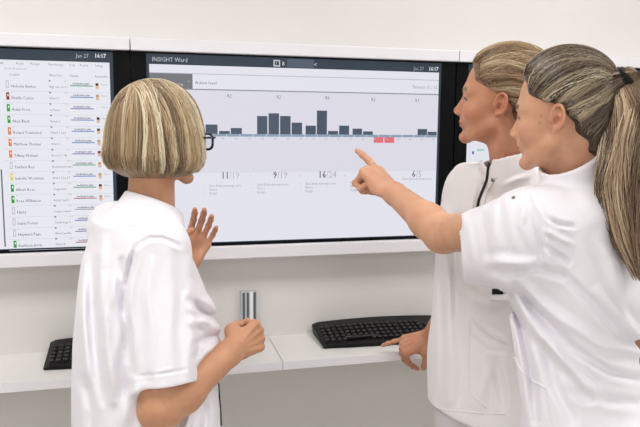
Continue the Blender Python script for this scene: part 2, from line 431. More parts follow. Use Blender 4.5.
# ------------------------------------------------------------------ hair strands
def palette(pal, n, r):
    cs = np.array([s2l(c) for c, w in pal]); w = np.array([w for c, w in pal], float); w /= w.sum()
    i = r.choice(len(cs), n, p=w); c = cs[i]*r.uniform(.82, 1.15, (n, 1)); return np.clip(c, 0, 1)
def strands_mesh(paths, rad, cols, sides=3, tipcol=None):
    """paths (N,K,3)"""
    N, K, _ = paths.shape
    t = np.gradient(paths, axis=1); t /= np.linalg.norm(t, axis=2)[..., None]+1e-9
    ref = np.array([.31, .47, .83]); a = np.cross(t, ref); a /= np.linalg.norm(a, axis=2)[..., None]+1e-9; b = np.cross(t, a)
    tap = np.sin(np.linspace(.25, pi*.93, K))**.5
    rr = (np.broadcast_to(rad, (N,))[:, None]*tap[None])[..., None, None]
    ang = np.arange(sides)/sides*2*pi
    ring = paths[:, :, None]+rr*(a[:, :, None]*np.cos(ang)[None, None, :, None]+b[:, :, None]*np.sin(ang)[None, None, :, None])
    V = ring.reshape(-1, 3)
    n = np.arange(N)[:, None, None]*K*sides; i = np.arange(K-1)[None, :, None]*sides; j = np.arange(sides)[None, None]
    j2 = (j+1) % sides
    Q = np.stack(np.broadcast_arrays(n+i+j, n+i+j2, n+i+sides+j2, n+i+sides+j), -1).reshape(-1, 4)
    C = np.repeat(cols, K*sides, axis=0)
    return V, Q, C
def join(parts):
    V = []; Q = []; C = []; b = 0
    for v, q, c in parts: V.append(v); Q.append(q+b); C.append(c); b += len(v)
    return np.concatenate(V), np.concatenate(Q), np.concatenate(C)
def hair_lines(H, S, starts, ends, K, r, lift=.001, wob=.002, bow=None):
    """strands laid on the surface of S from start to end directions given in the head's own frame"""
    N = len(starts); t = np.linspace(0, 1, K)[None, :, None]
    p = starts[:, None]*(1-t)+ends[:, None]*t
    if bow is not None: p = p+bow[:, None]*np.sin(pi*t)
    wv = np.cumsum(r.normal(size=(N, K, 3)), axis=1)*wob*.25
    p = p+wv*np.sin(pi*t)
    w = H.w(p.reshape(-1, 3))
    w, g = S.proj(w, 6)
    jit = np.repeat(r.uniform(-.0012, .0022, N), K)
    w = w+g*(lift+jit)[:, None]
    return w.reshape(N, K, 3)
LAMPS = [(-.7, 1.0, 11.5, 'long ceiling lamp panel on the left, nearer the display wall'), (1.5, 1.0, 11.5, 'long ceiling lamp panel on the right, nearer the display wall'), (-.7, -1.4, 5, 'unseen ceiling lamp panel added for fill light, rear left'), (1.5, -1.4, 5, 'unseen ceiling lamp panel added for fill light, rear right')]  # the rear pair is unseen, added only for soft fill
WIN_E = 11; EXPO = 0.40
# ================================================================== the room
def struct(name, bm, m): return tag(bm_obj(name, bm, m), kind='structure')
X0, X1, Y0, ZC = -2.2, 3.6, -3.2, 2.75
b = bmesh.new(); box(b, X0-.1, X1+.1, WALL, WALL+.12, 0, ZC); struct('wall_back', b, M_wall)
b = bmesh.new(); box(b, X0-.12, X0, Y0, WALL, 0, ZC); struct('wall_left', b, M_wall)
b = bmesh.new(); box(b, X1, X1+.12, Y0, WALL, 0, ZC); struct('wall_right', b, M_wall)
b = bmesh.new()
box(b, X0-.1, X1+.1, Y0-.12, Y0, 0, .9); box(b, X0-.1, X1+.1, Y0-.12, Y0, 2.35, ZC)
box(b, X0-.1, -1.6, Y0-.12, Y0, .9, 2.35); box(b, 2.6, X1+.1, Y0-.12, Y0, .9, 2.35); struct('wall_front', b, M_wall)
b = bmesh.new(); box(b, X0-.2, X1+.2, Y0-.2, WALL+.2, -.1, 0); struct('floor', b, M_floor)
b = bmesh.new(); box(b, X0-.2, X1+.2, Y0-.2, WALL+.2, ZC, ZC+.1); struct('ceiling', b, M_ceil)
b = bmesh.new()
for x in (-1.6, -.22, 1.16, 2.54): box(b, x, x+.06, Y0-.1, Y0-.03, .9, 2.35)
for z in (.9, 2.29): box(b, -1.6, 2.6, Y0-.1, Y0-.03, z, z+.06)
struct('fill_window_1', b, M_rail)  # unseen window, put in so light can fill from behind the camera
b = bmesh.new(); box(b, X0, X1, WALL-.012, WALL, 0, .08, .003); struct('baseboard_back', b, M_rail)
b = bmesh.new(); box(b, X0, X0+.012, Y0, WALL, 0, .08, .003); struct('baseboard_left', b, M_rail)
b = bmesh.new(); box(b, X1-.012, X1, Y0, WALL, 0, .08, .003); struct('baseboard_right', b, M_rail)

# ---- wall rails (white channel above and below the row of displays), one length per display
MF = WALL-.055                                      # front face of the displays
ztop = W(300, 56)[2]; zbot = W(300, 243.5)[2]
def zpl(px, py, y): return W(px, py, y)[2]
RF = WALL-.075                                      # rails stand a little proud of the displays
zt0 = np.mean([zpl(0, 44.5, RF), zpl(130, 50, RF), zpl(300, 56, RF), zpl(460, 62.3, RF)])
zt1 = np.mean([zpl(0, 31.5, RF), zpl(130, 36.8, RF), zpl(460, 51.5, RF)])
zb1 = np.mean([zpl(0, 255, RF), zpl(230, 247.5, RF), zpl(400, 239.5, RF)])
zb0 = np.mean([zpl(0, 268.5, RF), zpl(230, 259.5, RF), zpl(420, 251, RF)])
sx = [W(130, 45, RF)[0], W(459.5, 57, RF)[0]]; pitchx = sx[1]-sx[0]
edges = [sx[0]-pitchx, sx[0], sx[1], sx[1]+pitchx]
n = 0
for i in range(3):
    for z0, z1 in ((zt0, zt1), (zb0, zb1)):
        n += 1; b = bmesh.new(); box(b, edges[i]+.0012, edges[i+1]-.0012, RF, WALL, z0, z1, .003); struct('trim_%d' % n, b, M_rail)
        b = None
zlip = zt0

# ---- displays
U_ = {}
def uim(c):
    if c not in U_: U_[c] = ui(c, c)
    return U_[c]
def fpt(px, py, y=None): w = W(px, py, MF if y is None else y); return w[0], w[2]
class Screen:
    def __init__(s): s.bm = bmesh.new(); s.mats = []; s.lay = 0
    def mi(s, c):
        m = uim(c)
        if m not in s.mats: s.mats.append(m)
        return s.mats.index(m)
    def rect(s, x0, x1, z0, z1, c, lay=0):
        y = MF-.0004-lay*.00018
        vs = [s.bm.verts.new((a, y, b_)) for a, b_ in ((x0, z0), (x1, z0), (x1, z1), (x0, z1))]
        f = s.bm.faces.new(vs); f.material_index = s.mi(c)
    def prect(s, xa, xb, ya, yb, c, lay=1, ref=None):
        """a block given by its photographed corners, squared up on the display plane"""
        xm, ym = (xa+xb)/2, (ya+yb)/2
        x0, x1 = fpt(xa, ym)[0], fpt(xb, ym)[0]; z1, z0 = fpt(xm, ya)[1], fpt(xm, yb)[1]
        s.rect(x0, x1, z0, z1, c, lay)
    def text(s, t, px, py, hpx, c, lay=3, align='LEFT', bold=False, xs=.88):
        x, z = fpt(px, py); x2, z2 = fpt(px, py-hpx)
        cu = bpy.data.curves.new('t', 'FONT'); cu.body = t; cu.size = (z2-z)/.7; cu.align_x = align; cu.resolution_u = 1
        if bold: cu.offset = cu.size*.018
        o = bpy.data.objects.new('t', cu); COL.objects.link(o); bpy.context.view_layer.update()
        me = o.to_mesh(); mi = s.mi(c); y = MF-.0004-lay*.00018
        t_ = bmesh.new(); t_.from_mesh(me)
        for v in t_.verts: v.co = Vector((x+v.co.x*xs, y, z+v.co.y))
        for f in t_.faces: f.material_index = mi
        bmesh.ops.recalc_face_normals(t_, faces=t_.faces[:])
        for f in t_.faces:
            if f.normal.y > 0: f.normal_flip()
        m2 = bpy.data.meshes.new('t'); t_.to_mesh(m2); t_.free(); s.bm.from_mesh(m2); bpy.data.meshes.remove(m2)
        o.to_mesh_clear(); bpy.data.objects.remove(o); bpy.data.curves.remove(cu)
    def done(s, parent, name='screen'): return bm_obj(name, s.bm, s.mats, parent)
def display(i, label):
    r = empty('wall_display', ((edges[i]+edges[i+1])/2, MF, zb1)); tag(r, label, 'monitor')
    b = bmesh.new(); box(b, edges[i]+.0015, edges[i+1]-.0015, MF, WALL, zb1, zt0, .002); bm_obj('bezel', b, M_bez, r)
    return r
SLATE, PALE, LILAC = '3C4654', 'E9E9F3', 'E1E0EC'
sx0, sz1 = fpt(146, 52.6); sx1 = fpt(441.5, 64)[0]
sz1 = np.mean([fpt(147, 52.8)[1], fpt(440, 64)[1], fpt(300, 58.2)[1]]); sz0 = np.mean([fpt(230, 242.8)[1], fpt(300, 240.3)[1], fpt(400, 236)[1]])
marg = sx0-edges[1]
# main display
D2 = display(1, 'wide wall display showing a dark bar chart with two red bars')
s = Screen(); s.rect(sx0, sx1, sz0, sz1, '2E3A48')
e = .008
zhead = np.mean([fpt(150, 63.5)[1], fpt(300, 68.3)[1], fpt(430, 73)[1]])
s.rect(sx0+e, sx1-e, sz0+.003, zhead, PALE, 1)
zl = np.mean([fpt(200, 89)[1], fpt(290, 91.3)[1], fpt(430, 95.5)[1]])
zc = fpt(300, 172)[1]
s.rect(sx0+e, sx1-e, zc, zl, LILAC, 2)
s.rect(sx0+e, sx1-e, zl-.001, zl+.0022, '8C8C98', 3)
z_ = np.mean([fpt(200, 74.5)[1], fpt(300, 76.2)[1], fpt(430, 80)[1]]); s.rect(sx0+e, sx1-e, z_-.001, z_+.001, 'B4B4C0', 3)
xg = fpt(192.5, 80)[0]; s.rect(sx0+e, xg, zl+.0022, z_-.001, '77777C', 4)
s.text('Intensive care', 155, 85.5, 4, 'D8D8DC', 5); s.text('\u25be', 188, 83, 3, 'D8D8DC', 5)
s.text('Action level', 195, 84.2, 3.6, '6A6A78', 5)
s.text('INSIGHT Ward', 152, 61.2, 4.4, 'C8CCD4', 5)
x0_, z0_ = fpt(287, 66.5); x1_, z1_ = fpt(314, 61); s.rect(x0_, x1_, zhead+.002, sz1-.002, '505C6C', 3)
s.prect(273.5, 280, 60, 66.5, 'D9DDE4', 5); s.prect(274.5, 279, 61, 65.5, '2E3A48', 6); s.text('/', 275.5, 65.5, 4.2, 'E8ECF0', 7); s.text('B', 282, 65.5, 4, 'D9DDE4', 6)
s.text('<', 314, 66.5, 4, 'E8ECF0', 6)
s.text('Jan 27', 413.5, 70.2, 3.6, 'A8B0BC', 5); s.text('16:17', 428.5, 70.6, 3.8, 'F4F6F8', 5, bold=True)
s.text('Patients 15 / 15', 412.5, 88.5, 3.4, '8A8A98', 5)
for t_, x, y in (('R2', 227, 97.5), ('R2', 276.5, 98.5), ('R3', 325, 99.5), ('R2', 371, 101), ('R1', 415, 102)): s.text(t_, x, y, 3.4, '70707E', 5)
zb_ = np.mean([fpt(210, 134.2)[1], fpt(300, 134.4)[1], fpt(430, 134.6)[1]])
zb2 = zb_-.008
s.rect(sx0+e, sx1-e, zb2, zb_, '8FA3B8', 4)
bars = [(192, 204, 128), (205.5, 217.5, 124.5), (219, 229.7, 131), (230.7, 241.8, 128), (257, 267.3, 116), (268.5, 279, 113.3), (280, 290.5, 116), (291.5, 302, 122.6),
        (305.5, 315.8, 125.6), (316.7, 326.8, 110.6), (328, 338, 131), (339, 349, 125.6), (352.5, 362, 128.6), (363, 372.8, 131.4), (417.5, 427, 129), (427.6, 436.6, 131.8)]
for xa, xb, yt in bars:
    xx0, xx1 = fpt(xa, 128)[0], fpt(xb, 128)[0]; s.rect(xx0, xx1, zb_, fpt((xa+xb)/2, yt)[1], '4A5768', 5)
for xa, xb in ((373.6, 383.2), (384.2, 394)): s.rect(fpt(xa, 140)[0], fpt(xb, 140)[0], fpt(384, 142.8)[1], zb2, 'EA6E78', 5)
for k in range(22):
    xx = sx0+.07+k*(sx1-sx0-.08)/21; s.rect(xx-.001, xx+.001, zb2, zb_, 'D5DCE6', 6); s.rect(xx-.016, xx-.008, zb2-.008, zb2-.005, 'B9B9C8', 6)
for t1, t2, x in (('11', '/19', 221), ('9', '/19', 273), ('16', '/24', 318), ('', '', 0), ('6', '/5', 411.5)):
    if x: s.text(t1, x, 178.5-(x-221)*.008, 6.6, '6C6C78', 5, bold=True); s.text(t2, x+(8.2 if len(t1) == 2 else 4.2), 178.5-(x-221)*.008, 6.6, 'B4B4C2', 5)
for x, y in ((206, 187), (254, 185.8), (302, 184.8), (347, 183.6), (399, 180)):
    for k, (t_, w_) in enumerate((('Skin/ Early warning score', 1), ('Nurse', 1), ('Assign', 1))):
        if x > 390 and k: break
        s.text('\u2022', x-2, y+k*3.7, 2.4, '9C9CAC', 5); s.text(t_, x+3, y+k*3.7, 2.5, '9C9CAC', 5)
for x in (205, 250, 299, 344): s.text('-', x, 177, 4, 'A8A8B8', 5)
s.done(D2)
# left display: the patient list
D1 = display(0, 'wall display on the left showing a patient list with coloured badges')
s = Screen(); xr1 = fpt(112.8, 58)[0]; xl0 = edges[0]+marg; s.rect(xl0, xr1, sz0, sz1, '2E3A48')
ix1 = fpt(109.3, 60)[0]; s.rect(xl0+e, ix1, sz0+.003, zhead, 'EDEEF6', 1)
s.text('Jan 27', 76, 57.5, 4, 'B8C0CC', 5); s.text('16:17', 94.5, 57.6, 4, 'F4F6F8', 5, bold=True)
for t_, x in (('All patients', -9), ('Results', 16), ('Messages', 30), ('Physiotherapy', 48), ('X-ray', 69), ('Rounds', 80), ('Settings', 95)):
    s.text(t_, x, 64+x*.03, 2.6, '84849A' if x > 0 else '303040', 5, xs=.7)
s.text('Show all patients', 4, 69.3, 2.5, 'A8A8B8', 5)
for t_, x in (('Location', 10), ('Ward / bed', 49), ('Activity', 70), ('Responsible', 95)): s.text(t_, x, 75.2+x*.024, 2.4, '606074', 5, xs=.75)
names = ['Nicholas Barker', 'Khalifa Colson', 'Aidan Frost', 'Ahya Black', 'Roland Townsend', 'Matthew Thomas', 'Tiffany Michael', 'Fairbaix Roy', 'Isabelle Workman', 'Albert Rose', 'Rosa Wilkinson', 'Harry', 'Isabel Porter', 'Hayward Page', 'Kathleen Jarvis']
bc = ['C9C2CC', '9E1F2C', '2FA23A', '2FA23A', 'E98046', 'E98046', 'E98046', 'CBC3D0', 'EBD566', '1FA02C', '1FA02C', 'C6BCCB', 'C6BCCB', 'C6BCCB', '1FA02C']
lc = ['5FA77A', '6C8EC6', '8E72B8', '6C8EC6', '6C8EC6', '6C8EC6', '8E72B8', '5FA77A', '6C8EC6', '5FA77A', 'B86A70', 'A8A8B4', '5D7FC0', '8E72B8', 'B05A62']
w2 = ['High care bed 1', 'Ward C', 'Isolation', 'Rehab 2', 'Ward 1 bed', 'Ward 1', 'Room 2 / 4b', 'Respiratory care', 'Ward 2 bed 7', 'Outpatient', 'Rehab bed 2', 'Surgery ward', 'Cardiology 3', 'Ward middle', 'Ward 4']
ztop_, zbt_ = fpt(20, 84)[1], fpt(20, 243.5)[1]
xs_ = lambda px: fpt(px, 90)[0]
xb0 = xs_(5.8); dz = (ztop_-zbt_)/14
av = random.Random(3)
for k in range(15):
    z = ztop_-k*dz
    def pyz(px): # photographed height of this row at a column, by projecting the display point
        return pix(np.array([xs_(px), MF, z]))
    def rr(pa, pb, za, zb__, c, lay=4): s.rect(xs_(pa), xs_(pb), z+za, z+zb__, c, lay)
    def tt(t_, pa, dz_, hp, c, bold=False):
        u, v, _ = pix(np.array([xs_(pa), MF, z+dz_])); s.text(t_, u, v, hp, c, 5, bold=bold)
    s.rect(xb0-.012, ix1, z-.0205, z-.0195, 'D0D0DE', 3)
    rr(6, 9.1, -.012, .009, bc[k])
    if bc[k][0] == 'C': rr(6.8, 8.3, -.009, .006, 'EDEEF6', 5)
    else: rr(7.3, 8.3, -.002, .004, 'FFFFFF', 5)
    tt('\u2022', 11, .006, 2.4, '404050'); tt(names[k], 11, -.010, 2.9, '3A3A48')
    tt('M', 49, .008, 1.8, '505060', True); tt(w2[k], 49, -.009, 2.3, '707082'); tt('12:1', 64, .008, 1.8, '9090A0')
    rr(70, 93, -.003, 0, lc[k]); tt('medication plan', 73, .002, 2.0, '404458', True)
    hc = av.choice(['2C2224', '5A3A28', 'C79B6A']); 
    if k not in (2,): rr(95.7, 98.9, -.009, .0, 'E7B9A0'); rr(95.7, 98.7, .0, .007, hc)
    if k < 12: tt('Nurse', 101, .001, 2.0, 'A0A0B0')
s.rect(xs_(2.6)-.016, xs_(2.6)-.012, sz0+.01, ztop_-dz*7.4, '70707C', 4)
s.done(D1)
# right display
D3 = display(2, 'wall display behind the two women on the right, partly hidden')
s = Screen(); x0_ = edges[2]+marg; x1_ = x0_+(sx1-sx0); s.rect(x0_, x1_, sz0, sz1, '2E3A48'); s.rect(x0_+e*.3, x1_-e, sz0+.003, zhead, PALE, 1)
s.rect(x0_+.022, x0_+.030, fpt(480, 153)[1]-.004, fpt(480, 153)[1]+.006, '5A78B8', 4); s.rect(x0_+.04, x0_+.068, fpt(486, 150)[1]-.004, fpt(486, 150)[1]+.004, 'A8D8C8', 4)
for k in range(6): s.rect(x0_+.1, x0_+.5, zc-.06*k, zc-.06*k+.004, 'B4B4C2', 4)
s.rect(x0_+.35, x1_-.05, zl, zl+.0022, '9C9CA8', 4)
s.done(D3)

# ---- shelf boards
ZS = CAMZ-.3195*2.15; SD = .253
sj = .376
def shelf(x0, x1, label):
    r = empty('wall_shelf', ((x0+x1)/2, WALL, ZS-.026)); tag(r, label, 'shelf', )
    b = bmesh.new(); box(b, x0+.0008, x1-.0008, WALL-SD+.002, WALL, ZS-.026, ZS, .0015); bm_obj('board', b, M_shelf, r)
    b = bmesh.new(); box(b, x0+.0008, x1-.0008, WALL-SD-.001, WALL-SD+.0016, ZS-.0262, ZS-.001, .0006); bm_obj('edge_band', b, M_edge, r)
    return r
shelf(sj-1.6, sj, 'white wall shelf board on the left, its right end meeting a seam')
shelf(sj, sj+1.9, 'white wall shelf board on the right, under the full black keyboard')

# ---- aluminium cable duct on the wall above the shelf
xa, xb = W(240.3, 310)[0], W(256.3, 310)[0]; zt_ = W(248, 290)[2]
r = empty('cable_duct', ((xa+xb)/2, WALL, ZS)); tag(r, 'upright silver aluminium cable duct on the wall above the shelf', 'cable duct')
b = bmesh.new(); box(b, xa, xb, WALL-.018, WALL, ZS, zt_, .001); bm_obj('profile', b, M_alu, r)
b = bmesh.new(); w_ = xb-xa
for f0, f1 in ((.10, .24), (.36, .48), (.78, .92)):
    box(b, xa+w_*f0, xa+w_*f1, WALL-.0195, WALL-.0182, ZS+.002, zt_-.004, .0003)
bm_obj('groove_strip', b, M_groove, r)
b = bmesh.new(); box(b, xa+w_*.53, xa+w_*.73, WALL-.022, WALL-.0182, ZS+.002, zt_-.002, .0008); bm_obj('rib', b, M_badge, r)

# ---- keyboards
def keyboard(cx, cy, rot, label):
    w, d = .455, .165
    r = empty('keyboard', (cx, cy, ZS)); tag(r, label, 'keyboard', 'black computer keyboards on the shelf')
    def P3(x, y, z):
        c, s_ = math.cos(rot), math.sin(rot); return (cx+x*c-y*s_, cy+x*s_+y*c, ZS+z)
    nx, ny = 28, 8
    def top(x, y):
        bow = .016*(1-(2*x/w)**2); return .012+.026*((y+d/2)/d)+.004*math.cos(pi*x/w)
    def outline(u, v):
        x = (u-.5)*w*(1-.09*(1-v)*0-.05*(v > 0)*v*0); y = (v-.5)*d
        y += .020*(1-(2*u-1)**2)*(v*1.0-.5)*1.0; x *= (1.0-.07*v*0)
        return x, y
    bmk = bmesh.new(); T = {}; Bt = {}
    for i in range(nx+1):
        for j in range(ny+1):
            x, y = outline(i/nx, j/ny); edge = min(i, nx-i)/nx*w; z = top(x, y)-.006*math.exp(-edge/.006)
            T[i, j] = bmk.verts.new(P3(x, y, z)); Bt[i, j] = bmk.verts.new(P3(x*.985, y*.97, .0015))
    for i in range(nx):
        for j in range(ny):
            bmk.faces.new([T[i, j], T[i+1, j], T[i+1, j+1], T[i, j+1]]); bmk.faces.new([Bt[i, j+1], Bt[i+1, j+1], Bt[i+1, j], Bt[i, j]])
    for i in range(nx):
        bmk.faces.new([Bt[i, 0], Bt[i+1, 0], T[i+1, 0], T[i, 0]]); bmk.faces.new([T[i, ny], T[i+1, ny], Bt[i+1, ny], Bt[i, ny]])
    for j in range(ny):
        bmk.faces.new([T[0, j], T[0, j+1], Bt[0, j+1], Bt[0, j]]); bmk.faces.new([Bt[nx, j], Bt[nx, j+1], T[nx, j+1], T[nx, j]])
    bmk.normal_update()
    o = bm_obj('case', bmk, M_blk, r); 
    kb = bmesh.new(); bmesh.ops.create_cube(kb, size=1)
    for v in kb.verts:
        t = 1 if v.co.z < 0 else .78; v.co = Vector((v.co.x*.0158*t, v.co.y*.0158*t, (v.co.z+.5)*.0075))
    bmesh.ops.bevel(kb, geom=kb.edges[:], offset=.0012, segments=1, affect='EDGES')
    km = bpy.data.meshes.new('key'); kb.to_mesh(km); kb.free(); km.materials.append(M_key)
    off = parent_world(r); cnt = 0
    for j in range(5):
        y = -d/2+.030+j*.0215
        x = -w/2+.020
        for i in range(21):
            if i in (14, 18): x += .006
            if j == 0 and 3 < i < 8: x += .0192; continue
            if cnt > 97: break
            uu = (x/w+.5); yy = y+.020*(1-(2*uu-1)**2)*((y/d+.5)-.5)
            ko = bpy.data.objects.new('key', km); COL.objects.link(ko); ko.parent = r
            ko.location = Vector(P3(x, yy, top(x, yy)-.001))-off; ko.rotation_euler = (math.atan(.026/d), 0, rot)
            x += .0192; cnt += 1
    sp = bmesh.new(); box(sp, -.055, .055, -.0078, .0078, 0, .0075, .0015)
    for v in sp.verts:
        v.co = Vector(P3(v.co.x-w/2+.135, v.co.y-d/2+.030, v.co.z+top(-.1, -d/2+.03)-.001))
    bm_obj('space_bar', sp, M_key, r)
    return r
keyboard(.528+.222, 2.155-.100, -.02, 'black keyboard lying beside the resting hand of the blonde woman')
keyboard(-.300+.2275, 2.155-.100, 0, 'black keyboard on the left shelf board, mostly hidden behind the woman')

# ---- ceiling lamps and light
def ceil_lamp(x, y, e_, label, sx_=1.2, sy_=.6):
    r = empty('ceiling_lamp', (x, y, ZC)); tag(r, label, 'ceiling lamp', 'ceiling lamps')
    b = bmesh.new()
    for a in ((x-sx_/2-.02, x-sx_/2, y-sy_/2-.02, y+sy_/2+.02), (x+sx_/2, x+sx_/2+.02, y-sy_/2-.02, y+sy_/2+.02), (x-sx_/2, x+sx_/2, y-sy_/2-.02, y-sy_/2), (x-sx_/2, x+sx_/2, y+sy_/2, y+sy_/2+.02)): box(b, *a, ZC-.03, ZC)
    bm_obj('frame', b, M_lampf, r)
    b = bmesh.new(); box(b, x-sx_/2, x+sx_/2, y-sy_/2, y+sy_/2, ZC-.02, ZC-.005); bm_obj('diffuser', b, M_lamp, r)
    L = bpy.data.lights.new('lamp_light', 'AREA'); L.shape = 'RECTANGLE'; L.size = sx_; L.size_y = sy_; L.energy = e_; L.color = (1, .99, .978)
    lo = bpy.data.objects.new('lamp_light', L); COL.objects.link(lo); lo.parent = r; lo.location = (0, 0, -.035)
for x, y, e_, lb in LAMPS: ceil_lamp(x, y, e_, lb)
L = bpy.data.lights.new('window_fill_light', 'AREA'); L.shape = 'RECTANGLE'; L.size = 4.1; L.size_y = 1.4; L.energy = WIN_E; L.color = (.97, .98, 1)  # added area light for fill, set in the unseen window opening
lo = bpy.data.objects.new('window_fill_light', L); COL.objects.link(lo); lo.location = (.5, Y0-.02, 1.62); lo.rotation_euler = (pi/2, 0, 0)
wd = bpy.data.worlds.new('world'); sc.world = wd; wd.use_nodes = True; nt = wd.node_tree
bg = nt.nodes['Background']; bg.inputs[0].default_value = (.9, .95, 1, 1); bg.inputs[1].default_value = 1.0
sc.view_settings.view_transform = 'Standard'; sc.view_settings.look = 'None'; sc.view_settings.gamma = 1; sc.view_settings.use_curve_mapping = False
sc.view_settings.exposure = EXPO
# ================================================================== people
def person(name, foot, label):
    return tag(empty('person', (foot[0], foot[1], 0)), label, 'person')
def legs(root, c, rd, fd, top, w=.085, mat_=M_trou):
    S = SDF(); hip = .09
    S.ell(np.array([c[0], c[1], top-.07]), np.array([.150, .098, .11]), np.stack([rd, fd, ZU], 1), .03)
    for s in (-1, 1):
        h = np.array([c[0], c[1], top-.1])+rd*s*hip; k = np.array([c[0], c[1], .47])+rd*s*.095+fd*.02; a = np.array([c[0], c[1], .10])+rd*s*.10
        S.cone(h, k, .080, .070, .03); S.cone(k, a, .072, .062, .02, planes=[(a-ZU*.02, -ZU)])
    S.post = lambda p, d: .003*np.sin(p[..., 2]*38+p[..., 0]*20)+.002*np.sin(p[..., 2]*75+p[..., 1]*30)
    v, q = S.mesh(.009); np_mesh('trousers', v, q, mat_, root)
    for s in (-1, 1):
        S = SDF(); a = np.array([c[0], c[1], .0])+rd*s*.10
        S.cone(a+ZU*.045, a+fd*.15+ZU*.035, .042, .036, .02, planes=[(a*0, -ZU)]); S.cone(a+ZU*.05-fd*.03, a+ZU*.085, .045, .048, .02, planes=[(a*0, -ZU), (a+ZU*.1, ZU)])
        v, q = S.mesh(.007); v[:, 2] = np.maximum(v[:, 2], .0); v[:, 2] -= v[:, 2].min(); o = np_mesh('shoe', v, q, M_shoe, root)
        L = [(a+fd*(.04+.022*i)+rd*x*.022+ZU*(.088-.010*i)) for i in range(4) for x in ((-1, 1) if i % 2 == 0 else (1, -1))]
        v, q = tube_mesh([L], [.0025]); np_mesh('laces', v, q, M_lampf, o)
def tube_on(S, name, pxs, r, m, parent, n=30, lift=.0, z0=.8):
    pts = [S.hit(*p, z0=z0) for p in resample(pxs, n)]; pts = [p for p in pts if p is not None]; m0 = np.median([np.linalg.norm(p-CO) for p in pts]); pts = np.array([p for p in pts if abs(np.linalg.norm(p-CO)-m0) < .12])
    g = S.proj(pts, 2); pts = g[0]+g[1]*lift
    v, q = tube_mesh([pts], [r]); return np_mesh(name, v, q, m, parent)
def resample(p, n):
    p = np.array(p, float); d = np.concatenate([[0], np.cumsum(np.hypot(*np.diff(p, axis=0).T))]); t = np.linspace(0, d[-1], n)
    return np.stack([np.interp(t, d, p[:, i]) for i in range(2)], -1)
def disc_on(S, name, px, py, r, th, m, parent, z0=.8):
    p = S.hit(px, py, z0=z0); pp, g = S.proj(p[None], 3); p = pp[0]; g = g[0]
    v, q = tube_mesh([np.array([p-g*.002, p+g*th])], [np.array([r, r*.85])], 12); return np_mesh(name, v, q, m, parent)
def garment_neck(S, base, up, r, k=.008): S.cone(base-up*.02, base+up*.14, r, r*1.25, k, 's')

